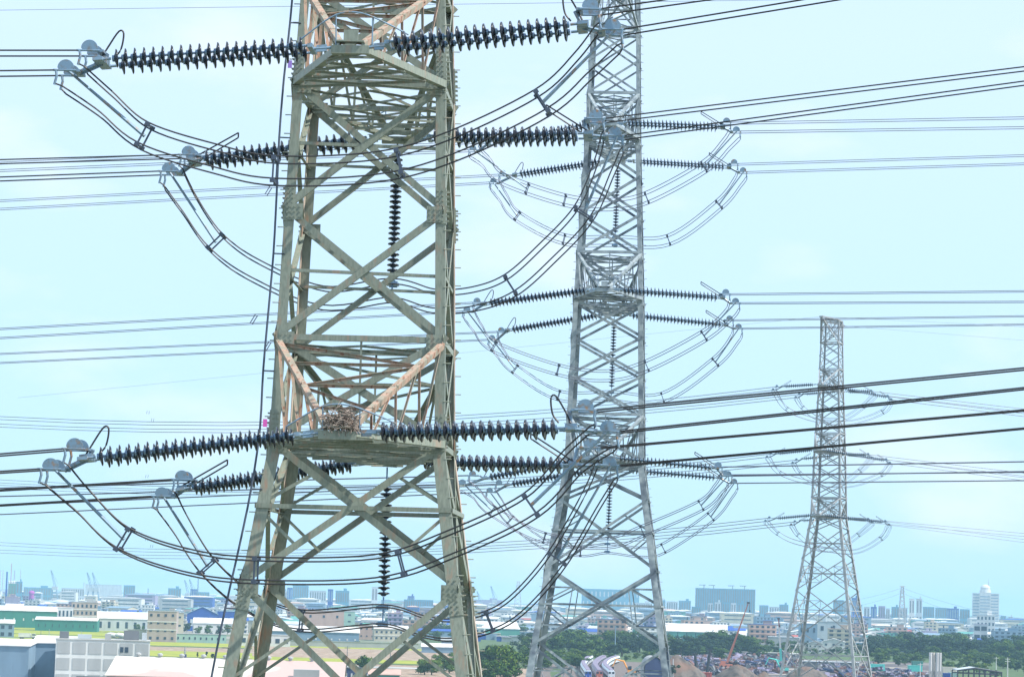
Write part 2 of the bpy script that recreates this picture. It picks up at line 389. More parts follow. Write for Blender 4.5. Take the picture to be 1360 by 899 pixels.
def phase_side(T, tip, send, ecen, D, side, lab, grp, real, sp=.185, r=.195, horn=1, dd=.52):
    """double tension string, yoke and clamps; returns the points U and L of the two conductor pairs"""
    sx = -1 if side < 0 else 1
    S = P(*send, D); E = P(*ecen, D); x = T.c * sx; y = T.a; Z = V((0, 0, 1))
    t0 = tip + x * (.30) + Z * .05
    root = thing('insulator_set', lab, 'insulator', t0, grp)
    u = (S - t0).normalized(); p0 = t0 + u * .62
    k = 1.0
    for sg in (-1, 1):
        run_string(root, p0 + y * sg * dd * .72 , S + y * sg * dd * .72, sp, r, real, DISC)
    mb = MB()
    mb.tube([t0, p0 - u * .12], .035, 6); mb.box(p0 - u * .12, .1, dd * 1.6, .08, u, y)
    mb.box(t0 + u * .3, .22, .05, .14, u, y)
    for sg in (-1, 1): mb.tube([p0 - u * .12 + y * sg * dd * .72, p0 + y * sg * dd * .72], .03, 6)
    mb.build('link_fitting', M['fit'], root)
    # yoke: plate across the two strings, then an arm down to the lower pair
    dN = V((x.x * -.0, 0, 0)); half = .33
    nrm = (x * -.62 + Z * .55).normalized()
    U = E + nrm * half * .95; Lp = E - nrm * half * .95
    Uh = U - x * .42; Lh = Lp - x * .42
    yk = MB(); ys = S + u * .25
    yk.box(ys, .2, dd * 2.0, .07, u, y, None)
    for sg in (-1, 1): yk.tube([S + y * sg * dd * .72, S + u * .24 + y * sg * dd * .72], .03, 6)
    yk.box(ys + Z * .03, .24, dd * .8, .14, u, y)
    a = Lh - ys; au = a.normalized(); az_ = au.cross(y).normalized()
    for off in (-.07, .07): yk.box((ys + Lh) / 2, a.length, .03, .12, au, y, az_); break
    yk.tube([ys + y * .1, Lh + y * .1], .035, 5); yk.tube([ys - y * .1, Lh - y * .1], .035, 5)
    yk.tube([ys, Uh - x * .1], .045, 5); yk.box(Uh, .14, .62, .05, x, y); yk.box(Lh, .14, .62, .05, x, y)
    yk.build('yoke_plate', M['fit'], root)
    for q in (U, Lp):
        for sg in (-1, 1):
            cl = MB(); c = q + y * sg * .3
            cl.tube([c - x * .42, c - x * .12, c + x * .06], [.03, .022, .026], 6)
            cl.tube([c, c + Z * -.12 - x * .02, c - Z * .3 + x * .02], .028, 6)
            if real or sg < 0: shield(cl, c - x * .2 + Z * .05, x, y, Z, .17)
            cl.build('dead_end_clamp', M['fit'], root)
    hn = MB()
    hr = .02
    if horn == 1:    # short leaf-shaped loop
        hn.tube(catmull([ys + Z * .1 - y * .1, ys + Z * .35 - x * .12, ys + Z * .66 - x * .32, ys + Z * .62 - x * .42, ys + Z * .3 - x * .38, ys + Z * .12 - x * .25], 4), hr, 5)
    else:            # long narrow loop
        e = ys + Z * .75 - x * 1.05
        hn.tube([ys + Z * .1 - y * .1, e], hr, 5); hn.tube([e, e - Z * .12 + x * .0], hr, 5); hn.tube([e - Z * .12, ys + Z * .05 - x * .1 + y * .1], hr, 5)
    hn.build('arcing_horn', M['wire'], root)
    return U, Lp, E, nrm
def jumper(T, name_lab, endL, endR, mids, D, spacers, mat_, r=.018, strut=True, grp=None, pend=None):
    UL, LL, EL, nL = endL; UR, LR, ER, nR = endR
    pts = [EL - V((0, 0, .28))] + [P(a, b, D) for a, b in mids] + [ER - V((0, 0, .28))]
    cpts = catmull(pts, 7); n = len(cpts); y = T.a; Z = V((0, 0, 1))
    root = thing('jumper_loop', name_lab, 'jumper cable', pts[len(pts) // 2], grp)
    N_ = []
    for i in range(n):
        d = (cpts[min(i + 1, n - 1)] - cpts[max(i - 1, 0)]).normalized(); q = d.cross(y).normalized()
        if q.z < 0: q = -q
        N_.append(q)
    for (sg, EU, EV) in ((1, UL, UR), (-1, LL, LR)):
        for sy in (-1, 1):
            tr = []
            for i in range(n):
                t = i / (n - 1); k = min(1, i / 9.0, (n - 1 - i) / 9.0)
                off = N_[i] * sg * (.23 if k >= 1 else .23) 
                p = cpts[i] + off + y * sy * .27 - N_[i] * sy * .035
                if k < 1:
                    e = (EU if i < 9 else EV) + y * sy * .3 - Z * .28
                    if i in (0, n - 1): p = e
                    else:
                        q0 = (pts[0] if i < 9 else pts[-1]); p = p + (e - (q0 + N_[0 if i < 9 else n - 1] * sg * .23 + y * sy * .27)) * (1 - k) ** 1.3
                tr.append(p)
            mb = MB(); mb.tube(tr, r, 5); mb.build('cable', mat_, root)
    for (sx_, sy_) in spacers:
        q = P(sx_, sy_, D); i = min(range(n), key=lambda j: (cpts[j] - q).length)
        mb = MB(); c = cpts[i]; nn = N_[i]
        for sy in (-1, 1): mb.box(c + y * sy * .27, .035, .03, .46, nn.cross(y), y, nn)
        for sg in (-1, 1): mb.box(c + nn * sg * .23, .035, .54, .03, nn.cross(y), y, nn)
        for sg in (-1, 1):
            for sy in (-1, 1): mb.box(c + nn * sg * .23 + y * sy * .27, .1, .08, .09, nn.cross(y), y, nn)
        mb.build('spacer', M['spacer'], root)
    if strut:
        for (e, sp_) in ((endL, spacers[0]), (endR, spacers[-1])):
            q = P(*sp_, D); i = min(range(n), key=lambda j: (cpts[j] - q).length)
            mb = MB(); st = e[1] + (e[0] - e[1]) * .18 - Z * .1 + (e[2] - e[1]) * .3
            st = e[2] - (e[0] - e[1]) * .25 - T.c * (0)
            mb.tube([st, cpts[i]], [.03, .042], 6); mb.build('strut', M['fit'], root)
    return root
def span(T, E, x1, yU, yL, D1, lab, grp, mat_, r=.018, sag=.0, spc=None, ext=1.5):
    """four conductors from the clamps out past the picture edge; ends given as a picture height per pair at depth D1"""
    U, Lp = E[0], E[1]; y = T.a
    root = thing('conductor_span', lab, 'power line', U, grp)
    ends = []
    for q, yy in ((U, yU), (Lp, yL)):
        e = P(x1, yy, D1)
        for sg in (-1, 1):
            a = q + y * sg * .3; b = e + y * sg * .3; pts = []
            for i in range(17):
                t = i / 16 * ext; p = a + (b - a) * t; p.z -= sag * 4 * t * (1 - t); pts.append(p)
            mb = MB(); mb.tube(pts, r, 5); mb.build('conductor', mat_, root)
        ends.append((q, e))
    if spc:
        for t in spc:
            a = ends[0][0] + (ends[0][1] - ends[0][0]) * t; b = ends[1][0] + (ends[1][1] - ends[1][0]) * t
            mb = MB()
            for sg in (-1, 1): mb.tube([a + y * sg * .3, b + y * sg * .3], .025, 4)
            mb.build('spacer', mat_, root)
def pendant(T, tip, bot, D, lab, grp, real, top=.35, sp=.135, r=.15):
    b = P(*bot, D); a = tip - V((0, 0, .1))
    root = thing('pendant_insulator', lab, 'insulator', a, grp)
    u = (b - a).normalized()
    run_string(root, a + u * top, b - u * .25, sp, r, real, DISCP, .04)
    mb = MB(); mb.tube([a, a + u * top], .02, 5); mb.build('hanger', M['cap'], root)
    mb = MB(); mb.tube([b - u * .25, b + u * .42], .02, 5)
    for h in (0, .4):
        mb.box(b + u * h, .3, .54, .07, T.c, T.a); 
        for sg in (-1, 1): mb.box(b + u * h + T.a * sg * .27, .2, .06, .12, T.c, T.a)
    mb.build('link_fitting', M['cap'], root)

g1 = 'tension insulator sets of the nearest pylon'; gj = 'jumper loops below the cross arms'; gw = 'conductor spans of the power line'
# ---- tower 1
T = T1; DN, DF = 56.3, 67.4
spec1 = [ # key, z, sy, D, left string end, left centre, right string end, right centre, mids, spacers, left x0 heights, right x1360 heights
 ('upper near', 8, -1, DN, (152, 83), (94, 84), (758, 38), (812, 30), [(140, 138), (192, 181), (285, 211), (365, 227), (500, 222), (600, 195), (720, 137), (775, 88)], [(192, 181), (365, 227), (528, 216), (720, 137)], (71, 98), (-62, -44), 1),
 ('upper far', 8, 1, DF, (272, 214), (229, 219), (768, 181), (815, 172), [(250, 270), (287, 322), (340, 360), (430, 396), (521, 386), (577, 400), (630, 397), (678, 379), (725, 338), (775, 284), (803, 222)], [(287, 322), (678, 379), (775, 284)], (215, 238), (92, 111), 2),
 ('lower near', 0, -1, DN, (132, 608), (74, 610), (742, 570), (806, 560), [(110, 665), (165, 716), (250, 746), (340, 757), (500, 754), (600, 722), (705, 671), (762, 612)], [(165, 716), (340, 757), (528, 748), (705, 671)], (604, 627), (490, 516), 1),
 ('lower far', 0, 1, DF, (257, 648), (220, 648), (748, 618), (808, 607), [(240, 697), (276, 752), (330, 798), (400, 824), (508, 817), (560, 831), (600, 836), (650, 825), (690, 800), (740, 742), (788, 660)], [(276, 752), (400, 824), (650, 825), (740, 742)], (651, 671), (545, 569), 2),
]
for (k, z, sy, D, ls, lc, rs, rc, mids, sps, lx, rx, hn) in spec1:
    tp = T.tips[(z, sy)]
    A = phase_side(T, tp, ls, lc, D, -1, f'double string of dark discs left of the nearest pylon, {k} arm', g1, True, horn=hn)
    B = phase_side(T, tp, rs, rc, D, 1, f'double string of dark discs right of the nearest pylon, {k} arm', g1, True, horn=hn)
    jumper(T, f'four cable jumper loop sagging under the {k} arm of the nearest pylon', A, B, mids, D, sps, M['wire'], grp=gj)
    span(T, A, 0, lx[0], lx[1], D - .3, f'thick conductors going left from the {k} arm of the nearest pylon', gw, M['wire'], .018, ext=8)
    span(T, B, 1360, rx[0], rx[1], D - 2.1, f'thick conductors rising right from the {k} arm of the nearest pylon', gw, M['wire'], .018, ext=2.5)
pendant(T, T.tips[(8, 1)], (521, 377), 68.0, 'upper hanging disc string inside the nearest pylon frame', 'hanging insulators of the nearest pylon', True)
pendant(T, T.tips[(0, 1)], (509, 806), 68.0, 'lower hanging disc string inside the nearest pylon frame', 'hanging insulators of the nearest pylon', True)
# ---- tower 2
T = T2; DN, DF = 131.5, 143.0
spec2 = [
 ('top near', 16, -1, DN, (655, 190), (630, 195), (953, 169), (977, 170), [(645, 215), (668, 238), (750, 266), (810, 272), (859, 263), (935, 222), (965, 192)], [(700, 252), (750, 266), (859, 263), (935, 222)], (217, 227), (157, 170)),
 ('top far', 16, 1, DF, (690, 232), (657, 238), (962, 222), (986, 224), [(668, 262), (687, 287), (749, 318), (816, 320), (888, 319), (955, 272), (980, 242)], [(687, 287), (749, 318), (888, 319), (955, 272)], (267, 278), (207, 218)),
 ('middle near', 8, -1, DN, (650, 403), (622, 408), (953, 395), (976, 397), [(634, 435), (656, 460), (741, 491), (806, 499), (859, 486), (935, 446), (968, 418)], [(656, 460), (741, 491), (859, 486), (935, 446)], (437, 449), (387, 401)),
 ('middle far', 8, 1, DF, (680, 438), (655, 446), (958, 431), (980, 431), [(664, 468), (684, 490), (742, 525), (812, 526), (880, 528), (950, 481), (976, 450)], [(684, 490), (742, 525), (880, 528), (950, 481)], (470, 482), (420, 431)),
 ('bottom near', 0, -1, DN, (650, 634), (616, 637), (945, 621), (966, 626), [(632, 655), (654, 678), (723, 714), (806, 721), (853, 705), (931, 671), (955, 648)], [(654, 678), (723, 714), (853, 705), (931, 671)], (648, 659), (613, 626)),
 ('bottom far', 0, 1, DF, (680, 643), (652, 648), (950, 634), (974, 636), [(662, 668), (678, 690), (723, 722), (771, 732), (807, 728), (850, 733), (881, 728), (944, 686), (968, 656)], [(678, 690), (771, 732), (881, 728), (944, 686)], (671, 683), (627, 638)),
]
for (k, z, sy, D, ls, lc, rs, rc, mids, sps, lx, rx) in spec2:
    tp = T.tips[(z, sy)]
    A = phase_side(T, tp, ls, lc, D, -1, f'double disc string left of the bluish middle pylon, {k} arm', 'tension insulator sets of the middle pylon', False, sp=.18, r=.2, horn=1 + (sy > 0 or z == 0) * 0)
    B = phase_side(T, tp, rs, rc, D, 1, f'double disc string right of the bluish middle pylon, {k} arm', 'tension insulator sets of the middle pylon', False, sp=.18, r=.2, horn=2)
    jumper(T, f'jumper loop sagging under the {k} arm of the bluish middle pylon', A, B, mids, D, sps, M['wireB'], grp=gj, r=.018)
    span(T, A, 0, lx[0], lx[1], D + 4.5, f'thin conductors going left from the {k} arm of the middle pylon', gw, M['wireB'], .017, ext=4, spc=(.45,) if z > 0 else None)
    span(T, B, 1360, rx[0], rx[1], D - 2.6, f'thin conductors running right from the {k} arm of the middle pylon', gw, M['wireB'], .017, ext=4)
for z, bt, nm in ((16, (817, 316), 'top'), (8, (812, 521), 'middle'), (0, (807, 722), 'bottom')):
    pendant(T, T.tips[(z, 1)], bt, 143.0, f'hanging disc string below the {nm} far arm of the middle pylon', 'hanging insulators of the middle pylon', False, sp=.16, r=.17)
# ---- tower 3
T = T3; DN, DF = 341.0, 352.0
spec3 = [
 ('top near', 16, -1, DN, (1042, 513), (1028, 516), (1177, 527), (1184, 529), [(1045, 543), (1085, 558), (1130, 561), (1172, 547)], (553, 557), (549, 553)),
 ('top far', 16, 1, DF, (1070, 523), (1058, 526), (1155, 520), (1162, 522), [(1066, 541), (1088, 556), (1120, 556), (1146, 540)], (563, 567), (543, 547)),
 ('middle near', 8, -1, DN, (1034, 602), (1020, 605), (1174, 611), (1182, 613), [(1036, 628), (1078, 641), (1128, 644), (1170, 630)], (637, 641), (634, 638)),
 ('middle far', 8, 1, DF, (1068, 609), (1054, 613), (1150, 604), (1158, 606), [(1062, 628), (1086, 642), (1116, 642), (1142, 625)], (644, 648), (628, 632)),
 ('bottom near', 0, -1, DN, (1033, 688), (1018, 690), (1172, 693), (1181, 695), [(1033, 708), (1062, 721), (1130, 733), (1170, 715)], (720, 724), (716, 720)),
 ('bottom far', 0, 1, DF, (1066, 691), (1052, 695), (1150, 690), (1158, 692), [(1060, 710), (1084, 728), (1112, 728), (1140, 710)], (730, 734), (708, 712)),
]
for (k, z, sy, D, ls, lc, rs, rc, mids, lx, rx) in spec3:
    tp = T.tips[(z, sy)]
    A = phase_side(T, tp, ls, lc, D, -1, f'disc string left of the small right hand pylon, {k} arm', 'tension insulator sets of the small pylon', False, sp=.26, r=.24, horn=2)
    B = phase_side(T, tp, rs, rc, D, 1, f'disc string right of the small right hand pylon, {k} arm', 'tension insulator sets of the small pylon', False, sp=.26, r=.24, horn=2)
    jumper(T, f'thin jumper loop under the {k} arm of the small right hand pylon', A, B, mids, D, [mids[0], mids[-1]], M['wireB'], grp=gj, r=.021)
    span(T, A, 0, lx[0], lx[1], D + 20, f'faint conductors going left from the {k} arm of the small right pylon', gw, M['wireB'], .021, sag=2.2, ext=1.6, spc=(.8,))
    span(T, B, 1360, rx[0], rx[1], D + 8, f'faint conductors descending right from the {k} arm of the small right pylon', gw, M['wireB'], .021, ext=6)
# earth wires
for (T, nm, spec) in ((T2, 'middle', ((1, (0, 14), 143, 4, 'left'), (1, (1360, -4), 140, 4, 'right'))), (T3, 'small right hand', ((-1, (600, 470), 345, 2.2, 'left'), (-1, (1360, 434), 348, 4, 'right'), (1, (1360, 452), 360, 4, 'right, lower')))):
    for sy, q, D, ex, sd_ in spec:
        a = T.tips[(ZTOP, sy)]; b = P(*q, D); mb = MB(); mb.tube([a + (b - a) * (i / 12 * ex) for i in range(13)], .011, 4)
        tag(mb.build('earth_wire', M['wireB']), f'thin earth wire from the top of the {nm} pylon, {sd_} side', 'power line', 'thin earth wires')
#CITY
# ---------------------------------------------------------------- materials of the plain
def cm(n, c, **k): M[n] = mat(n, c, **k); return M[n]
cm('ground', (.17, .18, .13), c2=(.09, .13, .05), scale=.02, c3=(.26, .24, .2), s3=.006, rough=.95)
cm('paddy', (.30, .32, .012), c2=(.18, .25, .02), scale=.05, rough=.95, c3=(.32, .31, .03), s3=.2)
cm('dirt', (.29, .19, .125), c2=(.22, .15, .10), scale=.06, rough=.95, c3=(.42, .33, .25), s3=.25)
cm('verge', (.08, .13, .03), c2=(.04, .07, .02), scale=.2, rough=.95)
cm('concrete', (.42, .42, .40), c2=(.32, .32, .31), scale=.08, rough=.9)
cm('asphalt', (.12, .12, .13), c2=(.17, .17, .17), scale=.1, rough=.9)
cm('ballast', (.17, .13, .115), c2=(.11, .085, .075), scale=.6, rough=.95)
cm('rail', (.30, .24, .22), rough=.5, metal=.5)
cm('yard', (.11, .09, .09), c2=(.06, .05, .06), scale=.12, rough=.95, c3=(.3, .26, .22), s3=.03)
cm('spoil', (.14, .115, .10), c2=(.07, .06, .055), scale=.35, rough=.95, c3=(.16, .10, .075), s3=.1, bump=.8)
for n, c in dict(white=(.78, .78, .76), cream=(.66, .60, .46), pink=(.62, .42, .35), tan=(.50, .41, .37), teal=(.10, .36, .30), green=(.03, .24, .19), bluegrey=(.24, .36, .48),
                 grey=(.46, .47, .47), dgrey=(.20, .21, .23), blue=(.02, .09, .42), red=(.50, .10, .08), magenta=(.5, .08, .45), mint=(.40, .60, .50), lilac=(.40, .36, .52), pale=(.60, .66, .70), navy=(.05, .07, .18), hazeblue=(.13, .36, .50)).items():
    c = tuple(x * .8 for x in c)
    cm('w_' + n, c, c2=tuple(x * .82 for x in c), scale=.25, lo=.4, hi=.75, rough=.8, stretch=(1, 1, .3))
cm('r_white', (.74, .72, .70), c2=(.50, .50, .50), scale=.10, rough=.6)
cm('r_pink', (.50, .36, .32), c2=(.60, .55, .48), scale=.022, lo=.48, hi=.52, rough=.6)
cm('glass', (.03, .05, .08), rough=.15)
cm('trunk', (.12, .09, .06), rough=.9)
cm('leafA', (.026, .066, .014), c2=(.05, .10, .016), scale=.35, rough=.8, spec=.2)
cm('leafB', (.010, .028, .016), c2=(.02, .044, .02), scale=.3, rough=.8, spec=.2)
cm('leafC', (.065, .13, .015), c2=(.12, .17, .015), scale=.4, rough=.8, spec=.2)
cm('scrap', (.05, .045, .08), c2=(.11, .08, .10), scale=.5, rough=.7, c3=(.30, .32, .38), s3=.9, lo3=.55, hi3=.6)
cm('rust', (.12, .06, .06), c2=(.2, .1, .08), scale=.8, rough=.8)
cm('orange', (.80, .32, .05), rough=.5); cm('craneteal', (.10, .55, .48), rough=.5); cm('salmon', (.42, .14, .09), rough=.5); cm('black', (.02, .022, .03), rough=.6)
cm('trainw', (.72, .78, .82), rough=.35); cm('trainb', (.03, .09, .42), rough=.35); cm('trainr', (.45, .12, .08), rough=.4); cm('roofm', (.24, .20, .28), rough=.6)

# ---------------------------------------------------------------- ground and fields
def sheet(name, mt, pix=None, pts=None, z=0.0, label=None):
    mb = MB(); mb.poly([G(x, y, z) for x, y in pix] if pix else [V((p[0], p[1], z)) for p in pts])
    return struct(mb.build(name, mt), label)
mb = MB(); S_ = 45000
mb.poly([(-S_, -600, 0), (S_, -600, 0), (S_, S_, 0), (-S_, S_, 0)]); struct(mb.build('ground', M['ground']))
def strip(name, mt, x0, x1, v0, v1, z, label=None, slope=0):      # v: pixels below the horizon, far and near edge
    sheet(name, mt, [(x0, hor(x0) + v1), (x1, hor(x1) + v1 + slope), (x1, hor(x1) + v0 + slope), (x0, hor(x0) + v0)], z=z, label=label)
strip('field', M['paddy'], -80, 190, 50.5, 73, .05, 'yellow green paddy behind the grey factory')
for v_ in (55.5, 61, 65.5): strip('ditch', M['verge'], -60, 175, v_, v_ + .7, .10)
strip('field', M['paddy'], 140, 640, 67.0, 71.8, .05, 'thin bright green strip below the cream factory block')
strip('hedge_strip', M['verge'], 140, 640, 71.8, 73.2, .08)
strip('field', M['dirt'], 140, 680, 73.2, 80, .05, 'bare brown field')
strip('field', M['paddy'], 185, 400, 78.5, 86, .09, 'yellow green field strip by the small bushes')
strip('field', M['dirt'], 335, 690, 69.0, 82.5, .12, 'pinkish brown ploughed field seen through the nearest pylon')
strip('field', M['paddy'], 335, 600, 82.5, 88, .13, 'green strip crossing behind the nearest pylon')
strip('hedge_strip', M['verge'], 140, 600, 87.0, 88.6, .16)
strip('road', M['concrete'], 140, 640, 91.5, 93.5, .16)
strip('dirt_track', M['dirt'], 140, 700, 88.6, 104, .05)
strip('yard', M['yard'], 860, 1500, 66, 140, .05, 'dark scrapyard ground')
strip('yard', M['concrete'], -80, 140, 97, 160, .05)
strip('road', M['concrete'], 560, 720, 62, 65, .05, 'pale road behind the trees')
strip('verge', M['verge'], 560, 1420, 50, 66, .06)
strip('verge', M['verge'], 1250, 1450, 64, 88, .09)
strip('verge', M['verge'], 600, 960, 66, 110, .04)
strip('gravel_yard', M['ballast'], 745, 905, 76, 115, .07)

LAND = [(0, 60, 'at the far left'), (60, 195, 'beyond the green warehouses'), (195, 250, 'beyond the cream factory block'), (250, 330, 'beyond the blue warehouse'), (330, 400, 'left of the pink block'), (400, 480, 'beyond the pink block'),
        (480, 560, 'beyond the beige hall'), (560, 640, 'behind the right legs of the nearest pylon'), (640, 720, 'between nearest and middle pylons'), (720, 800, 'behind the middle pylon left half'), (800, 885, 'behind the middle pylon right half'),
        (885, 960, 'above the long green belt'), (960, 1040, 'beyond the orange crane'), (1040, 1160, 'behind the small pylon'), (1160, 1240, 'right of the small pylon'), (1240, 1300, 'left of the domed tower'), (1300, 2000, 'below the domed tower'), ]
def land(x):
    for a, b, t in LAND:
        if x < b: return t
    return LAND[-1][2]

# ---------------------------------------------------------------- buildings
def bodybox(mb, w_, d_, h, z0=0): mb.hexa([(-w_ / 2, 0, z0), (w_ / 2, 0, z0), (w_ / 2, d_, z0), (-w_ / 2, d_, z0), (-w_ / 2, 0, h), (w_ / 2, 0, h), (w_ / 2, d_, h), (-w_ / 2, d_, h)])
def gable(mb, w_, d_, h, rh, axis='x', ov=.5):
    a, b = w_ / 2 + ov, ov; t = .25
    if axis == 'x':   # ridge parallel to the front
        for (y0, y1, z0, z1) in ((-b, d_ / 2, h, h + rh), (d_ / 2, d_ + b, h + rh, h)):
            mb.hexa([(-a, y0, z0), (a, y0, z0), (a, y1, z1), (-a, y1, z1), (-a, y0, z0 + t), (a, y0, z0 + t), (a, y1, z1 + t), (-a, y1, z1 + t)])
    else:
        for (x0, x1, z0, z1) in ((-a, 0, h, h + rh), (0, a, h + rh, h)):
            mb.hexa([(x0, -b, z0), (x1, -b, z1), (x1, d_ + b, z1), (x0, d_ + b, z0), (x0, -b, z0 + t), (x1, -b, z1 + t), (x1, d_ + b, z1 + t), (x0, d_ + b, z0 + t)])
def gend(mb, w_, d_, h, rh, axis):
    if axis == 'x':
        for x in (-w_ / 2, w_ / 2): mb.poly([(x, 0, h), (x, d_, h), (x, d_ / 2, h + rh)])
    else:
        for y in (0, d_): mb.poly([(-w_ / 2, y, h), (w_ / 2, y, h), (0, y, h + rh)])
def bld(name, label, cat, x0, x1, yb, yt, dep, wall, roof='r_white', kind='flat', win=None, wmat='glass', yaw=0, band=None, rh=.25, group=None, winh=.5, winw=.45, z0=None, D=None, doors=0, top=.0):
    c = G((x0 + x1) / 2, yb) if D is None else P((x0 + x1) / 2, yb, D)
    D_ = c.y; s = D_ / F; w_ = (x1 - x0) * s; h = (yb - yt) * s
    if D is not None: h = P((x0 + x1) / 2, yt, D).z; c.z = 0
    r = thing(name, label, cat, (c.x, c.y, 0), group)
    mb = MB(); rhm = rh * h if kind != 'flat' else 0; hb = h - rhm
    bodybox(mb, w_, dep, hb)
    if kind != 'flat': gend(mb, w_, dep, hb, rhm, 'x' if kind == 'gablex' else 'y')
    mb.build('wall', M['w_' + wall], r, local=True)
    mr = MB()
    if kind == 'flat':
        mr.box((0, dep / 2, hb + .12), w_ + .5, dep + .5, .24)
        if top: mr.box((w_ * .2, dep / 2, hb + .24 + top / 2), w_ * .25, dep * .4, top)
    else: gable(mr, w_, dep, hb, rhm, 'x' if kind == 'gablex' else 'y')
    mr.build('roof', M[roof] if roof in M else M['w_' + roof], r, local=True)
    if win:
        nx, ny = win; cw = w_ / nx; ch = hb / ny
        for i in range(nx):
            for j in range(ny):
                q = MB(); q.box((-w_ / 2 + cw * (i + .5), -.06, ch * (j + .5)), cw * winw, .18, ch * winh)
                q.build('window', M[wmat], r, local=True)
    if band:
        for k in band:
            q = MB(); q.box((0, -.12, hb * k), w_ + .3, .3, max(.4, hb * .035)); q.build('ledge', M['w_white'] if wall != 'white' else M['w_red'], r, local=True)
    for k in range(doors):
        q = MB(); q.box((-w_ / 2 + w_ * (k + .5) / doors, -.1, hb * .3), w_ / doors * .35, .22, hb * .58); q.build('roller_door', M['w_bluegrey'], r, local=True)
    r['ridge'] = h; r['eave'] = hb
    r.rotation_euler[2] = radians(yaw) - atan2(c.x, c.y) * 1.0
    return r
# near left
bld('factory', 'grey blue factory hall at the bottom left corner under a white roof', 'factory', -30, 36, 909, 851, 50, 'bluegrey', 'r_white', 'gablex', rh=.12, yaw=-10, doors=1)
bld('factory', 'grey blue hall with white roof between corner hall and grey office block', 'factory', 42, 104, 909, 847, 42, 'bluegrey', 'r_white', 'gablex', rh=.13, yaw=-4, doors=1)
r = bld('office_block', 'bare grey concrete block with framed panels beside the pale pink roof', 'building', 73, 196, 914, 851, 24, 'white', 'concrete', 'flat', win=(6, 3), wmat='w_grey', winw=.82, winh=.72)
for i, (fx, fz) in enumerate(((.70, .82), (.70, .5), (.40, .14), (.85, .5), (.97, .48))):
    D_ = r.location.y; w_ = 123 * D_ / F; h_ = 63 * D_ / F
    q = MB(); q.box((-w_ / 2 + w_ * fx, -.22, h_ * fz), 1.1, .1, 1.7); q.box((-w_ / 2 + w_ * fx + 1.6, -.22, h_ * fz), 1.1, .1, 1.7); q.build('window', M['glass'], r, local=True)
for i, (fx, w2, h2) in enumerate(((-.42, 3, 2.2), (-.2, 4.5, 1.4), (.05, 2, 1.8), (.3, 5, 3.0), (.44, 1.6, 2.4))):
    q = MB(); q.box((w_ * fx, 10, h_ + .3 + h2 / 2), w2, 3, h2); q.build('rooftop_unit', M[('w_dgrey', 'w_pale', 'w_grey')[i % 3]], r, local=True)
r = bld('factory', 'wide low factory with pale pink roof filling the bottom left', 'factory', 142, 452, 945, 880, 60, 'navy', 'r_pink', 'gablex', rh=.34, yaw=-3)
q = MB(); q.box((22, 3, r['eave'] + 1.6), 7, 5, 3.0); q.build('roof_tank', M['w_grey'], r, local=True)
for i in range(9):
    q = MB(); x_ = -26 + i * 6.1; q.lathe((x_, 29.5, r['ridge'] - .1), (0, 0, 1), [(0, .5), (.7, .5), (.8, .8), (1.2, .8), (1.5, .2)], 10); q.build('roof_ventilator', M['w_grey'], r, local=True)
q = MB(); q.box((0, -.75, r['eave'] - .3), 80, .3, .35); q.build('gutter', M['w_dgrey'], r, local=True)
bld('shed', 'open black shed with pale bars beside the round tree', 'shed', 449, 491, 912, 888, 12, 'navy', 'black', 'flat', win=(6, 1), wmat='w_white', winw=.3, winh=.5)
bld('house', 'small teal and pink roofed house below the round tree', 'house', 490, 530, 915, 890, 14, 'teal', 'w_pink', 'gablex')
bld('warehouse', 'large green warehouse with white roof at the left edge', 'warehouse', -25, 74, 833, 805, 60, 'green', 'r_white', 'gablex', rh=.22, win=(8, 1), wmat='w_white', winw=.12, winh=.15)
bld('warehouse', 'long low green warehouse in front of the paddy with a small dark door', 'warehouse', 47, 128, 838, 820, 30, 'green', 'r_white', 'gablex', rh=.2, yaw=-4, win=(9, 1), winw=.1, winh=.3)
bld('warehouse', 'small mint shed right of the long green warehouse', 'shed', 131, 166, 834, 823, 26, 'mint', 'r_white', 'gablex', rh=.3, win=(3, 1), wmat='w_teal')
bld('house', 'blue house at the left edge by the paddy', 'house', -12, 18, 846, 823, 20, 'bluegrey', 'r_white', 'gablex', rh=.2, win=(3, 2))
bld('apartment_block', 'brown grey flats with balconies behind the green warehouses', 'building', 94, 128, 837, 800, 24, 'tan', 'grey', 'flat', win=(6, 4), winh=.45, top=3, band=(.25, .5, .75))
bld('apartment_block', 'white house with dark verandas between the green warehouses', 'building', 76, 96, 837, 807, 24, 'white', 'r_white', 'flat', win=(4, 2), winh=.5, band=(.5,))
bld('warehouse', 'long pale warehouse with white roof left of the cream block', 'warehouse', 128, 196, 838, 813, 40, 'pale', 'r_white', 'gablex', rh=.35, win=(6, 1), winw=.3, winh=.5)
r = bld('factory', 'four storey cream factory block with square windows left of the nearest pylon', 'factory', 195, 233, 852, 812, 26, 'tan', 'grey', 'flat', win=(4, 4), winw=.34, winh=.34, band=(.4, .66), yaw=-3)
bld('factory', 'pale side wing of the cream factory block', 'factory', 233, 243, 847, 814, 20, 'cream', 'grey', 'flat', win=(1, 3), winw=.3, winh=.2)
bld('factory_wall', 'low grey green shed left of the cream factory block', 'shed', 169, 194, 851, 836, 8, 'grey', 'grey', 'flat')
bld('factory_wall', 'low mint wall shed between cream block and nearest pylon', 'shed', 233, 300, 853, 842, 10, 'mint', 'concrete', 'flat', win=(9, 1), winw=.25, winh=.3)
bld('warehouse', 'bright blue warehouse with gabled front left of the nearest pylon', 'warehouse', 248, 288, 838, 806, 60, 'blue', 'w_bluegrey', 'gabley', rh=.3, win=(3, 1), wmat='w_pale', winw=.35, winh=.4)
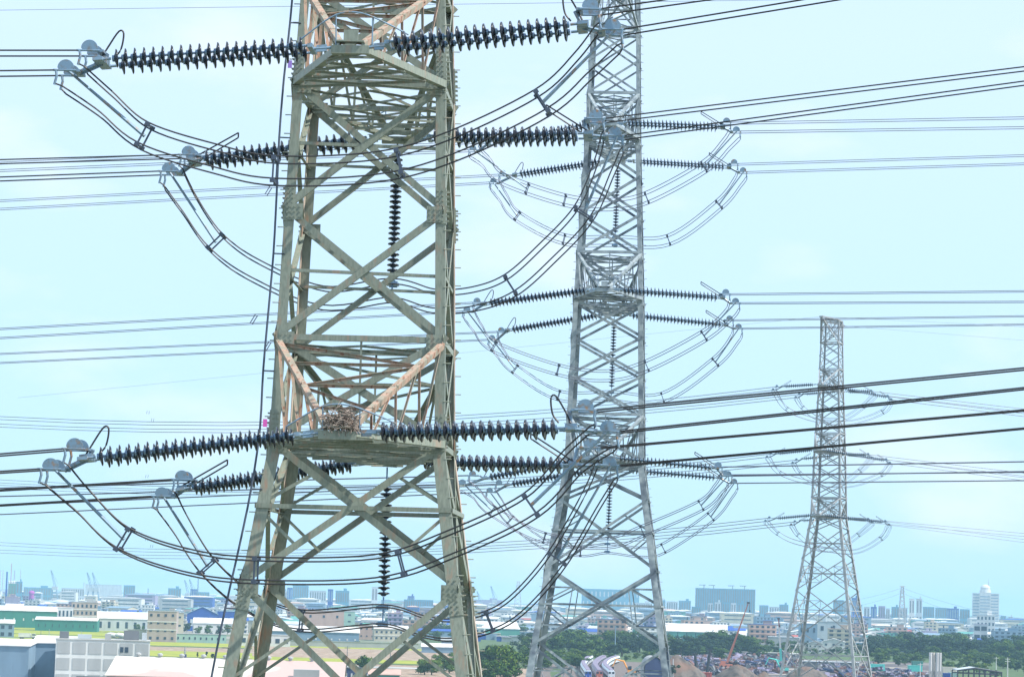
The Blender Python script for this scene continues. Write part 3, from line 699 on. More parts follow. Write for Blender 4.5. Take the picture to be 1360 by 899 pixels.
bld('warehouse', 'blue extension between the blue warehouse and the pylon leg', 'warehouse', 288, 318, 838, 812, 50, 'blue', 'w_bluegrey', 'flat')
bld('warehouse', 'low white hall in front of the blue warehouse', 'warehouse', 257, 312, 841, 821, 20, 'white', 'r_white', 'gablex', rh=.35, win=(4, 1), winw=.1)
# centre
bld('factory', 'pink three window block seen through the nearest pylon', 'factory', 403, 456, 841, 811, 30, 'pink', 'w_tan', 'flat', win=(3, 2), winw=.16, winh=.22)
bld('factory', 'pale mint wing right of the pink block', 'factory', 456, 471, 838, 812, 30, 'mint', 'grey', 'flat', win=(1, 3), winw=.25, winh=.2)
bld('warehouse', 'long blue grey warehouse with pale roof seen through the nearest pylon', 'warehouse', 352, 476, 857, 832, 46, 'bluegrey', 'r_white', 'gablex', rh=.28, win=(12, 1), wmat='w_white', winw=.2, winh=.12)
bld('factory_wall', 'long grey boundary wall below the blue grey warehouse', 'wall', 355, 555, 859, 852, 1, 'grey', 'concrete', 'flat')
bld('office_block', 'white office with dark entrance left of the blue grey warehouse', 'building', 318, 385, 858, 843, 14, 'white', 'concrete', 'flat', win=(6, 1), winw=.5, winh=.4)
bld('school', 'beige hall with rows of windows under a pale roof by the hanging insulator', 'building', 497, 542, 851, 831, 30, 'cream', 'r_white', 'gablex', rh=.22, win=(7, 2), winw=.4, winh=.32, yaw=3, band=(.45,))
bld('school', 'pinkish end block of the beige hall', 'building', 476, 498, 849, 830, 24, 'pink', 'r_white', 'flat', win=(3, 2), winw=.25, winh=.2)
bld('warehouse', 'white roofed shed right of the beige hall inside the pylon', 'shed', 560, 606, 867, 855, 30, 'bluegrey', 'r_white', 'gablex', rh=.35)
bld('warehouse', 'grey roofed shed behind the right leg of the nearest pylon', 'shed', 586, 625, 859, 847, 30, 'lilac', 'w_grey', 'gablex', rh=.4)
bld('warehouse', 'long white roofed hall between the pylons', 'warehouse', 634, 690, 848, 826, 60, 'teal', 'r_white', 'gablex', rh=.4, yaw=6)
bld('warehouse', 'white roofed teal hall right of the middle pylon above the trees', 'warehouse', 882, 965, 858, 829, 60, 'teal', 'r_white', 'gablex', rh=.35, win=(7, 1), winw=.08, winh=.9)
bld('warehouse', 'grey green barn with curved pale roof right of the orange crane', 'warehouse', 985, 1032, 856, 839, 40, 'mint', 'r_white', 'gablex', rh=.35, yaw=14)
bld('warehouse', 'low grey blue hall behind the teal crane', 'warehouse', 1020, 1062, 862, 846, 30, 'grey', 'w_pale', 'flat', win=(4, 1), winw=.3, winh=.4)
bld('house', 'white house with pink roof among the bushes left of the small pylon', 'house', 993, 1010, 864, 851, 16, 'white', 'w_lilac', 'gablex', rh=.3, win=(3, 1))
for i, (a, b, yb, yt, wl) in enumerate(((1073, 1092, 867, 851, 'white'), (1092, 1122, 866, 848, 'white'), (1122, 1150, 862, 846, 'grey'), (1060, 1085, 862, 828, 'bluegrey'), (1085, 1125, 860, 826, 'pale'))):
    bld('house', ['white house with round window behind the small pylon left foot', 'larger white house behind the small pylon centre', 'grey house right of the white ones behind the small pylon', 'blue grey house upper left behind the small pylon', 'long pale hall upper centre behind the small pylon'][i], 'house', a, b, yb, yt, 18, wl, 'r_white' if i % 2 else 'w_grey', 'gabley' if i < 2 else 'flat', win=(3, 2), winw=.3, winh=.35)
bld('apartment_block', 'block with dark purple top below the domed tower', 'building', 1293, 1311, 862, 829, 20, 'pale', 'w_lilac', 'flat', win=(2, 3), winw=.8, winh=.5)
bld('apartment_block', 'white flats at the foot of the domed tower', 'building', 1297, 1321, 848, 817, 24, 'white', 'r_white', 'flat', win=(5, 4), winw=.5, winh=.5, top=6)

# far skyline, built at kilometres of distance (heights from the skyline, hazed by the air and by bluer wall colour)
def far(name, label, x0, x1, ytop, D, wall, win=None, top=0, dep=60, cat='building', kind='flat', **k):
    wall = 'hazeblue' if wall == 'bluegrey' else wall  # distance haze tinted into the blue grey walls
    return bld(name, label, cat, x0, x1, 0, ytop, dep, wall, 'w_' + wall, kind, win=win, D=D, top=top, **k)
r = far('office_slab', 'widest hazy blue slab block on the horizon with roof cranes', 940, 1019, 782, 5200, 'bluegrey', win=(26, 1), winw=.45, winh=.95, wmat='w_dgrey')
for fx in (-.36, -.2, .12, .32):
    w_ = 79 * 5200 / F; q = MB(); h0 = P(980, 782, 5200).z; q.box((w_ * fx, 20, h0 + 3), 1.4, 1.4, 7); q.box((w_ * fx - 3, 20, h0 + 6), 12, 1.2, 1.2); q.build('roof_crane', M['w_dgrey'], r, local=True)
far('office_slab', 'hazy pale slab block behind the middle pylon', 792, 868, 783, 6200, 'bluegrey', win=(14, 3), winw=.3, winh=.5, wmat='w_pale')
for i, (a, b, yt, D, wl) in enumerate((
    (861, 885, 801, 5600, 'pale'), (886, 902, 797, 5600, 'bluegrey'), (903, 918, 799, 5600, 'pale'), (919, 935, 798, 5700, 'bluegrey'), (936, 948, 806, 4600, 'bluegrey'),
    (957, 964, 801, 4700, 'pale'), (966, 974, 800, 4700, 'pale'), (976, 985, 800, 4700, 'bluegrey'), (987, 994, 801, 4700, 'pale'), (996, 1004, 801, 4700, 'bluegrey'), (1024, 1036, 804, 5500, 'bluegrey'), (1037, 1050, 806, 5500, 'pale'), (1050, 1062, 803, 5600, 'bluegrey'),
    (1120, 1134, 797, 5600, 'bluegrey'), (1134, 1143, 800, 5600, 'pale'), (1144, 1153, 794, 5000, 'blue'), (1153, 1158, 803, 5000, 'bluegrey'), (1160, 1168, 806, 4900, 'pale'), (1169, 1177, 806, 4500, 'blue'), (1179, 1188, 805, 4500, 'lilac'), (1189, 1194, 808, 4700, 'pale'),
    (1196, 1206, 806, 5200, 'bluegrey'), (1207, 1217, 807, 5200, 'pale'), (1219, 1226, 795, 5000, 'white'), (1228, 1236, 795, 5000, 'pale'), (1237, 1252, 806, 5600, 'bluegrey'), (1253, 1268, 807, 5700, 'bluegrey'), (1268, 1284, 808, 5500, 'blue'), (1285, 1298, 809, 5400, 'bluegrey'), (1338, 1345, 818, 5800, 'bluegrey'), (1348, 1354, 819, 5800, 'pale'),
    (403, 409, 785, 5400, 'pale'), (409, 416, 781, 5300, 'blue'), (416, 437, 778, 5500, 'bluegrey'), (438, 460, 785, 5400, 'pale'), (462, 469, 783, 4300, 'blue'), (472, 490, 785, 4500, 'bluegrey'), (519, 527, 780, 4800, 'pale'), (561, 600, 797, 4300, 'bluegrey'), (566, 575, 792, 5400, 'blue'), (283, 292, 783, 5000, 'blue'), (292, 308, 787, 5000, 'bluegrey'),
    (254, 271, 782, 5200, 'bluegrey'), (28, 34, 766, 5200, 'bluegrey'), (46, 56, 776, 4400, 'teal'), (56, 64, 773, 4500, 'bluegrey'), (196, 211, 778, 5400, 'bluegrey'), (146, 194, 777, 6500, 'pale'), (66, 104, 781, 5600, 'bluegrey'), (115, 145, 782, 5600, 'pale'), (611, 640, 800, 5400, 'pale'), (650, 690, 797, 6400, 'lilac'), (330, 400, 794, 5200, 'pale'))):
    hgt = 'tall narrow' if (b - a) < 11 else ('broad' if (b - a) < 30 else 'long low')
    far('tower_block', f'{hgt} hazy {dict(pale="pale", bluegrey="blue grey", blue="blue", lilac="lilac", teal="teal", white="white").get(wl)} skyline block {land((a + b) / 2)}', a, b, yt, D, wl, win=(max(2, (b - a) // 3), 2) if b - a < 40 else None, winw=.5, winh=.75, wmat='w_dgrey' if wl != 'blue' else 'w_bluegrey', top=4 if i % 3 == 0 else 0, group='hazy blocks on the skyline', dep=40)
# domed tower
D_ = 5200; r = far('domed_tower', 'pale tower with stepped round dome and mast at the right end of the skyline', 1301, 1336, 788, D_, 'white', win=(1, 13), winw=.94, winh=.32, wmat='w_bluegrey', dep=36)
s_ = D_ / F; h0 = P(1318, 788, D_).z
q = MB(); q.box((-1, -1.2, h0 / 2), 15 * s_, 3, h0 + 3); q.build('centre_bay', M['w_white'], r, local=True)
for k in range(12):
    q = MB(); q.box((-1, -2.8, h0 * (k + .5) / 12.5), 13 * s_, .3, 1.5); q.build('window', M['w_bluegrey'], r, local=True)
q = MB(); q.lathe((-1, 14, h0), (0, 0, 1), [(0, 7.4 * s_), (4.4 * s_, 7.4 * s_), (4.4 * s_, 6.4 * s_), (7 * s_, 6.2 * s_), (7 * s_, 6.6 * s_), (8 * s_, 6.4 * s_), (10.5 * s_, 4.4 * s_), (12 * s_, 1.5 * s_)], 24); q.build('dome', M['w_white'], r, local=True)
q = MB(); q.tube([(5, 14, h0 + 8 * s_), (5, 14, h0 + 19 * s_)], [.9, .25], 6); q.build('mast', M['w_grey'], r, local=True)
# stacks, silos and harbour cranes on the left horizon
def stack(x, yt, D, wpx, mt, label):
    c = P(x, yt, D); mb = MB(); s = D / F
    mb.lathe((c.x, c.y, 0), (0, 0, 1), [(0, wpx * s * .62), (c.z * .98, wpx * s * .45), (c.z * .98, wpx * s * .52), (c.z, wpx * s * .52)], 12)
    tag(mb.build('chimney', M[mt]), label, 'chimney', 'chimneys on the left horizon')
for a in ((9.5, 759, 3900, 2.2, 'w_blue', 'thick blue chimney, darkest of the left horizon'), (15.5, 748, 6000, .9, 'w_red', 'thin tallest mast chimney beside the blue one'), (4.5, 757, 6500, 1.6, 'w_pale', 'pale chimney at the left edge'), (1, 757, 6500, 1.6, 'w_pale', 'pale chimney cut by the left edge'), (19.5, 757, 6600, 1.4, 'w_lilac', 'pale lilac chimney above the silos'),
          (27.5, 757, 6000, .9, 'w_grey', 'thin mast right of the silos'), (263.5, 768, 5200, 1.7, 'w_bluegrey', 'blue grey chimney left of the nearest pylon leg'), (112, 773, 6800, 1.6, 'w_pale', 'faint chimney between the harbour cranes'), (197, 781, 4600, 1.6, 'w_bluegrey', 'short blue stack before the long pale hall')): stack(*a)
for i in range(5):
    c = P(12.5 + i * 3.2, 772, 5000); mb = MB(); mb.lathe((c.x, c.y, 0), (0, 0, 1), [(0, 2.05), (c.z, 2.05), (c.z + 2, .5)], 12)
    mb.v = [(c.x + (x - c.x), c.y + (y - c.y), z) for x, y, z in mb.v]
    tag(mb.build('silo', M['w_white']), 'white cylindrical silo in the row at the left horizon', 'silo', 'row of white silos at the left horizon')
def hcrane(x, yt, yb, D, label, lean=-.12):
    c = P(x, yb, D); top = P(x, yt, D); H = top.z; r = thing('harbour_crane', label, 'crane', (c.x, c.y, 0), 'harbour cranes')
    o = V((c.x, c.y, 0)); mb = MB()
    for sx in (-1, 1):
        for sy in (-1, 1): mb.tube([o + V((sx * 9, sy * 7, 0)), o + V((sx * 4, sy * 3, H * .45))], .7, 4)
    mb.tube([o + V((-7, -5, H * .25)), o + V((7, -5, H * .25))], .6, 4); mb.build('portal', M['w_bluegrey'], r)
    mb = MB(); mb.box(o + V((1, 0, H * .49)), 11, 8, H * .1); mb.build('cab', M['w_pale'], r)
    mb = MB(); e = o + V((lean * H, 0, H))
    for sg in (-1, 1): mb.tube([o + V((sg * 2 + 2, 0, H * .5)), e + V((sg * .8, 0, 0))], .55, 4)
    for k in range(6): 
        t = k / 6; a = o + V((2, 0, H * .5)); mb.tube([a + (e - a) * t + V((-2 * (1 - t), 0, 0)), a + (e - a) * (t + .16) + V((2 * (1 - t), 0, 0))], .35, 4)
    mb.tube([e, o + V((7, 0, H * .62))], .3, 4); mb.build('jib', M['w_bluegrey'], r)
for a in ((72, 757, 788, 5400, 'harbour crane on the left horizon, nearest the green warehouses'), (120, 760, 788, 5400, 'left one of the two close harbour cranes'), (127, 760, 788, 5400, 'right one of the two close harbour cranes'), (249, 770, 790, 5600, 'harbour crane left of the blue grey chimney'), (255.5, 769, 790, 5700, 'harbour crane touching the blue grey chimney'),
          (656, 778, 802, 6000, 'harbour crane between nearest and middle pylon, left'), (637, 785, 802, 6000, 'small harbour crane right of the nearest pylon'), (381, 780, 793, 5600, 'thin harbour crane seen through the nearest pylon')): hcrane(*a)
mb = MB(); c = P(42, 787, 4300); mb.lathe((c.x, c.y, 0), (0, 0, 1), [(0, 3.6), (c.z - 1, 3.6), (c.z - 1, 4.8), (c.z + 1, 4.6), (c.z + 3, 3.0), (c.z + 3.6, .5)], 14); tag(mb.build('water_tank', M['w_magenta']), 'magenta tank standing out on the left horizon', 'tank')
# two far pylons
def fpylon(x, yt, D, label, H0=None):
    c = P(x, yt, D); H = c.z; mb = MB(); o = V((c.x, c.y, 0)); wd = lambda z: (5.5 * (1 - z / H) + 1.6) * D / 4200
    nz_ = 12; zs = [H * (1 - (1 - i / nz_) ** 1.3) for i in range(nz_ + 1)]
    for sx in (-1, 1):
        for sy in (-1, 1): mb.tube([o + V((sx * wd(z), sy * wd(z), z)) for z in zs], .45 * D / 4200, 4)
    for z0, z1 in zip(zs, zs[1:]):
        for (A, B) in (((-1, -1), (1, -1)), ((-1, 1), (1, 1)), ((-1, -1), (-1, 1)), ((1, -1), (1, 1))):
            for (p, q) in ((A, B), (B, A)): mb.tube([o + V((p[0] * wd(z0), p[1] * wd(z0), z0)), o + V((q[0] * wd(z1), q[1] * wd(z1), z1))], .22 * D / 4200, 4)
    for z in (H, H * .9, H * .8): mb.tube([o + V((-3.4, 0, z)), o + V((3.4, 0, z))], .35, 4)
    tag(mb.build('distant_pylon', M['steelC']), label, 'pylon', 'far pylons on the skyline'); return c
c1 = fpylon(1198.5, 778, 3300, 'tiny pylon on the skyline left of the domed tower')
c2 = fpylon(688.5, 772, 4600, 'faint tiny pylon on the skyline between the two big pylons')
for k, (dz, a, b) in enumerate(((-2, (1090, 802), (1360, 822)), (-8, (1090, 812), (1360, 836)))):
    for (q, D2) in ((a, 4200), (b, 3000)):
        e = P(*q, D2); s0 = c1 + V((0, 0, dz)); pts = []
        for i in range(13):
            t = i / 12; p = s0 + (e - s0) * t; p.z -= 16 * t * (1 - t); pts.append(p)
        mb = MB(); mb.tube(pts, .12, 4); tag(mb.build('distant_wire', M['wireB']), f'{"upper" if k == 0 else "lower"} thin wire of the tiny skyline pylon going {"left" if q is a else "right"}', 'power line', 'wires of the skyline pylon')

# ---------------------------------------------------------------- the low city: 290 separate buildings, then the far mass
RC = random.Random(11); protos = []
CW = [('white', 9), ('cream', 4), ('pink', 2), ('tan', 2), ('grey', 5), ('pale', 6), ('bluegrey', 5), ('teal', 2), ('mint', 2), ('lilac', 1)]
CR = [('r_white', 6), ('w_bluegrey', 6), ('w_blue', 3), ('w_teal', 2), ('w_red', 1), ('w_grey', 4), ('w_pink', 2), ('w_pale', 4)]
def pick(L): return RC.choices([a for a, b in L], [b for a, b in L])[0]
nice = dict(r_white='white', w_bluegrey='blue grey', w_blue='blue', w_teal='teal', w_red='red', w_grey='grey', w_pink='pink', w_pale='pale'); nicew = dict(bluegrey='blue grey')
def city_proto(kind):
    wl, rf = pick(CW), pick(CR); mb = MB()
    if kind == 'warehouse':
        w_, d_, h = RC.uniform(24, 52), RC.uniform(20, 36), RC.uniform(5, 9); rh = RC.uniform(1.5, 3)
        ax = RC.choice('xy'); bodybox(mb, w_, d_, h); gend(mb, w_, d_, h, rh, ax); mb.m = 1; gable(mb, w_, d_, h, rh, ax); mb.m = 2
        n = int(w_ / 7)
        for i in range(n): mb.box((-w_ / 2 + w_ * (i + .5) / n, -.05, h * .62), w_ / n * .4, .2, 1.2)
    else:
        w_, d_ = (RC.uniform(12, 26), RC.uniform(12, 20)); h = RC.uniform(6, 11) if kind == 'house' else RC.uniform(12, 19)
        bodybox(mb, w_, d_, h); mb.m = 1
        if kind == 'house' and RC.random() < .55: gable(mb, w_, d_, h, 2.2, RC.choice('xy'), .4)
        else:
            mb.box((0, d_ / 2, h + .15), w_ + .4, d_ + .4, .3); mb.m = 0; mb.box((w_ * .2, d_ / 2, h + 1.6), w_ * .3, d_ * .4, 2.8); mb.m = 1; mb.box((w_ * .2, d_ / 2, h + 3.1), w_ * .36, d_ * .46, .25)
            if RC.random() < .5: mb.m = 2; mb.lathe((-w_ * .25, d_ / 2, h + .3), (0, 0, 1), [(0, .9), (2.2, .9), (2.6, .3)], 8)
        mb.m = 2; fl = max(2, int(h / 3.2)); n = max(3, int(w_ / 4))
        for j in range(fl):
            for i in range(n): mb.box((-w_ / 2 + w_ * (i + .5) / n, -.05, h * (j + .52) / fl), w_ / n * .5, .2, 1.5)
            for i in range(3): mb.box((w_ / 2 + .05, d_ * (i + .5) / 3, h * (j + .52) / fl), .2, d_ * .14, 1.5)
        mb.m = 0
        for j in range(1, fl): mb.box((0, -.35, h * j / fl), w_ * .96, .7, .22)
    o = mb.build(kind, [M['w_' + wl], M[rf], M['glass']]); o['pw'] = w_; o['pd'] = d_
    return o, wl, rf, kind
for k in ['warehouse'] * 11 + ['house'] * 20 + ['apartment_block'] * 9: protos.append(city_proto(k))
used = set(); count = 0; rowname = ['nearest', 'second', 'third', 'fourth', 'fifth', 'sixth', 'seventh', 'eighth', 'ninth', 'tenth', 'eleventh', 'twelfth', 'thirteenth']
Dr = 2260.0; row = 0
while count < 292 and row < 13:
    X = -Dr * 680 / F * 1.02; xe = -X
    while X < xe and count < 292:
        o, wl, rf, kind = RC.choice(protos); w_ = o['pw']; px = 680 + X * F / Dr
        if Dr < 2750 and px + w_ * F / Dr > -20 and (px < 320 or 395 < px < 475 or 630 < px < 690): X += w_; continue
        if RC.random() < .1: X += RC.uniform(10, 40); continue
        pi_ = protos.index((o, wl, rf, kind))
        if pi_ in used: o2 = o.copy(); COL.objects.link(o2)
        else: o2 = o; used.add(pi_)
        sc_ = RC.uniform(.85, 1.2); o2.location = (X + w_ / 2, Dr + RC.uniform(-30, 30), -.02); o2.rotation_euler = (0, 0, radians(RC.choice((0, 0, 90, -8, 6, -14)) + RC.uniform(-3, 3))); o2.scale = (sc_, sc_, RC.uniform(.85, 1.2))
        wn = nicew.get(wl, wl)
        tag(o2, f'{wn} {kind.replace("_", " ")}, {nice[rf]} roof, {rowname[row]} row, {land(px)}', 'building', 'low city buildings across the plain')
        X += w_ * sc_ + RC.uniform(2, 26) * (1 + row * .06); count += 1
    Dr *= 1.062; row += 1
for i, (o, wl, rf, kind) in enumerate(protos):
    if i not in used: bpy.data.objects.remove(o)
mats = [M['w_' + n] for n in ('white', 'cream', 'pink', 'grey', 'pale', 'bluegrey', 'teal', 'lilac', 'blue')] + [M['r_white'], M['leafB'], M['glass']]
mb = MB()
D = 2200.0
while D < 4400:
    X = -D * .2
    while X < D * .2:
        w_ = RC.uniform(4, 14); h = RC.uniform(2.5, 6); y = D + RC.uniform(-30, 30); px = 680 + X * F / D
        if D < 2800 and px < 640: X += 30; continue
        mb.m = RC.choices(range(9), (8, 2, 2, 4, 5, 6, 3, 2, 3))[0]; mb.box((X, y, h / 2), w_, RC.uniform(4, 10), h)
        mb.m = RC.choices((9, 5, 3, 8, 6, 2), (9, 3, 3, 2, 2, 2))[0]; mb.box((X, y, h + .12), w_ + .6, 9, .22)
        X += w_ + RC.uniform(2, 18)
    D *= 1.015
D = Dr * .86
while D < 13000:
    X = -D * .2
    while X < D * .2:
        w_ = RC.uniform(12, 55); d_ = RC.uniform(15, 40); h = RC.uniform(5, 12) if RC.random() < .8 else RC.uniform(14, 26)
        if RC.random() < .12: X += w_; continue
        mb.m = RC.choices(range(9), (8, 3, 2, 5, 6, 5, 2, 1, 1))[0]
        y = D + RC.uniform(-25, 25); a, b = X, X + w_
        mb.hexa([(a, y, 0), (b, y, 0), (b, y + d_, 0), (a, y + d_, 0), (a, y, h), (b, y, h), (b, y + d_, h), (a, y + d_, h)])
        mb.m = RC.choices((9, 5, 3, 8, 6, 2), (8, 3, 3, 1, 1, 1))[0]
        mb.hexa([(a - .4, y - .4, h + .01), (b + .4, y - .4, h + .01), (b + .4, y + d_, h + .01), (a - .4, y + d_, h + .01), (a - .4, y - .4, h + .5), (b + .4, y - .4, h + .5), (b - w_ * .3, y + d_ / 2, h + 2.2), (a + w_ * .3, y + d_ / 2, h + 2.2)])
        mb.m = 11
        if D < 6500:
            for f in range(max(1, int(h / 5))): mb.box(((a + b) / 2, y - .1, h * (f + .5) / max(1, int(h / 5))), w_ * .8, .2, 1.3)
        X += w_ + RC.uniform(1, 22)
    D *= 1.022 if D < 7000 else 1.045
tag(mb.build('distant_city', mats), 'hazy mass of low roofs filling the plain up to the horizon', 'city', kind='stuff')

# ---------------------------------------------------------------- trees
RT = random.Random(5)
def tree_proto(leaf, H, W, n, sz, seed, dark='leafB'):
    r_ = random.Random(seed); root = bpy.data.objects.new('tree', None); COL.objects.link(root)
    tr = MB(); tr.tube([(0, 0, 0), (.1, 0, H * .25), (-.05, .1, H * .5)], [.3, .22, .12], 6)
    for k in range(5):
        a = k * 1.3; tr.tube([(0, 0, H * .25 + k * .3), (cos(a) * W * .25, sin(a) * W * .25, H * .5 + k * .25)], [.12, .04], 4)
    t = tr.build('trunk', M['trunk'], root, local=True)
    mb = MB(); lobes = [(r_.gauss(0, W * .22), r_.gauss(0, W * .22), H * r_.uniform(.22, .86), W * r_.uniform(.12, .24)) for _ in range(17)]
    for i in range(n):
        lx, ly, lz, lr = r_.choice(lobes)
        d = V((r_.gauss(0, 1), r_.gauss(0, 1), r_.gauss(0, 1))).normalized(); rr = lr * r_.uniform(.55, 1.08)
        c = V((lx, ly, lz)) + V((d.x * rr, d.y * rr, d.z * rr * .8)); c.z = max(.3, c.z)
        nrm = (d + V((r_.gauss(0, .3), r_.gauss(0, .3), r_.gauss(0, .3) + .15))).normalized(); a = nrm.orthogonal().normalized(); b = nrm.cross(a); th = r_.uniform(0, 6.28); a, b = a * cos(th) + b * sin(th), b * cos(th) - a * sin(th)
        s = sz * r_.uniform(.6, 1.3); mb.m = 0 if r_.random() < .78 else 1
        mb.poly([c - a * s, c - b * s * .55, c + a * s, c + b * s * .55])
    mb.build('crown', [M[leaf], M[dark]], root, local=True)
    root['ph'] = H; return root
TP = {}
for k, (leaf, dk) in dict(green=('leafA', 'leafC'), dark=('leafB', 'leafA'), light=('leafC', 'leafA')).items():
    TP[k] = [tree_proto(leaf, 10, 9 if k != 'dark' else 8, 2000, .40, 20 + i + len(k) * 10, dk) for i in range(3)]
tused = set()
def tree(x, y, hpx, kind, label, group, wide=1.0, name='tree'):
    c = G(x, y); h = hpx * c.y / F; i = RT.randrange(3); p = TP[kind][i]
    if (kind, i) in tused: o = copy_tree(p)
    else: o = p; tused.add((kind, i))
    o.location = c; k = h / 10; o.scale = (k * wide, k * wide, k); o.rotation_euler = (0, 0, RT.uniform(0, 6.28)); tag(o, label, 'tree', group); return o
def belt(x0, x1, v0, v1, n, h0, h1, kinds, label, group, wide=1.35):
    for i in range(n):
        x = x0 + (x1 - x0) * (i + RT.random()) / n; v = RT.uniform(v0, v1)
        tree(x, hor(x) + v, RT.uniform(h0, h1), RT.choice(kinds), label, group, wide * RT.uniform(.9, 1.25))
belt(695, 940, 62, 72, 34, 22, 32, ['green', 'green', 'dark'], 'bushy green tree in the belt behind the railway curve', 'tree belt behind the railway')
belt(695, 890, 71, 76, 14, 8, 15, ['light', 'light', 'green'], 'low light green bush along the railway curve', 'bushes along the railway')
belt(690, 778, 74, 90, 20, 12, 20, ['green', 'light', 'green'], 'green shrub left of the trains', 'shrubs left of the trains')
belt(905, 1010, 64, 72, 10, 16, 24, ['green', 'dark'], 'bushy tree behind the spoil heaps', 'trees behind the spoil heaps')
belt(935, 1000, 58, 66, 13, 20, 34, ['green', 'dark'], 'dense tree left of the orange crane boom', 'tree clump by the orange crane')
belt(1000, 1062, 56, 62, 9, 9, 17, ['green', 'dark'], 'round bush left of the small pylon', 'bushes by the small pylon')
belt(1150, 1400, 52, 62, 44, 20, 32, ['dark', 'dark', 'dark', 'green'], 'dark feathery tree in the belt at the right', 'dark tree belt at the right')
belt(1150, 1400, 60, 72, 30, 12, 20, ['green', 'green', 'light'], 'mid green shrub in front of the dark belt at the right', 'shrubs in front of the dark belt')
belt(1255, 1420, 66, 84, 18, 11, 18, ['green', 'dark', 'light'], 'shrub behind the open steel shed at the right', 'shrubs at the right edge')
belt(610, 695, 40, 52, 12, 12, 20, ['green', 'dark'], 'small tree behind the pale road between the pylons', 'trees behind the pale road')
belt(540, 612, 44, 58, 12, 12, 20, ['dark', 'green'], 'dark tree behind the beige hall', 'trees behind the beige hall')
belt(330, 402, 33, 44, 8, 9, 14, ['dark', 'green'], 'small dark tree left of the pink block', 'trees left of the pink block')
belt(1060, 1150, 54, 66, 8, 8, 14, ['green', 'dark'], 'shrub behind the feet of the small pylon', 'shrubs behind the small pylon')
belt(560, 640, 84, 104, 10, 16, 26, ['green', 'light'], 'green tree behind the right leg of the nearest pylon', 'trees behind the nearest pylon leg')
for a in ((655, 899, 50, 'dark', 'dark tall tree left in the clump between the pylons'), (672, 905, 55, 'light', 'large yellow green tree in the clump between the pylons'), (650, 912, 42, 'green', 'lower green tree in the clump between the pylons'), (684, 902, 40, 'green', 'tree at the right of the clump touching the middle pylon leg')): tree(*a[:4], a[4], 'near tree clump between the pylons', 1.1)
tree(487, 903, 34, 'green', 'round dark green tree standing alone below the nearest pylon', None, 1.15)
tree(534, 851, 11, 'light', 'bright bush at the right end of the beige hall', None, 1.6)
tree(474, 859, 9, 'green', 'small round bush at the end of the blue grey warehouse', None, 1.4)
for x, y, h, kk in ((183, 839, 12, 'green'), (188, 836, 15, 'dark'), (172, 838, 9, 'light'), (248, 840, 14, 'dark'), (262, 842, 10, 'light'), (275, 842, 14, 'green'), (292, 843, 13, 'dark'), (302, 842, 14, 'green')): tree(x, y, h, kk, 'small tree beside the cream factory block', 'trees around the cream factory', 1.1)
for x, y, h in ((262, 873, 8), (274, 873, 10), (282, 874, 7)): tree(x, y, h, 'dark', 'small dark bush on the edge of the yellow green strip', 'bushes on the field edge', 1.2 if h == 7 else .5)
tree(152, 821, 10, 'dark', 'slim conical tree by the pale warehouse', None, .4)
tree(888, 903, 22, 'dark', 'dark creeper covered tree in front of the vaulted shed', None, 1.3)
for _ in range(16):
    x = RT.uniform(0, 1360); v = RT.uniform(27, 46)
    tree(x, hor(x) + v, RT.uniform(5, 10), RT.choice(['dark', 'green']), 'small tree between the low city roofs', 'trees between the city roofs', 1.2)

# ---------------------------------------------------------------- railway, yard and machines
def gz(x, y, z): p = G(x, y); return V((p.x, p.y, z))
def ribbon(name, mt, pix, w_, z, label=None):
    c = catmull([G(*p) for p in pix], 8); mb = MB()
    for i in range(len(c) - 1):
        d = (c[i + 1] - c[i]).normalized(); n = V((-d.y, d.x, 0)) * w_ / 2; d2 = (c[min(i + 2, len(c) - 1)] - c[i + (0 if i + 2 >= len(c) else 1)]).normalized(); n2 = V((-d2.y, d2.x, 0)) * w_ / 2
        mb.poly([(q.x, q.y, z) for q in (c[i] - n, c[i + 1] - n2, c[i + 1] + n2, c[i] + n)][::-1])
    struct(mb.build(name, mt), label); return c
t0 = [(735, 925), (722, 905), (718, 892), (732, 884), (770, 878)]
ribbon('rail_bed', M['ballast'], t0, 9, .08, 'ballast of the tight empty curve left of the trains')
c = catmull([G(*p) for p in t0], 8)
for off in (-.75, .75):
    mb = MB(); mb.tube([q + V((off * 1.4, 0, .25)) for q in c], .18, 4); tag(mb.build('rail', M['rail']), 'rusty rail of the tight empty curve left of the trains', 'rail', 'rails of the empty curve')
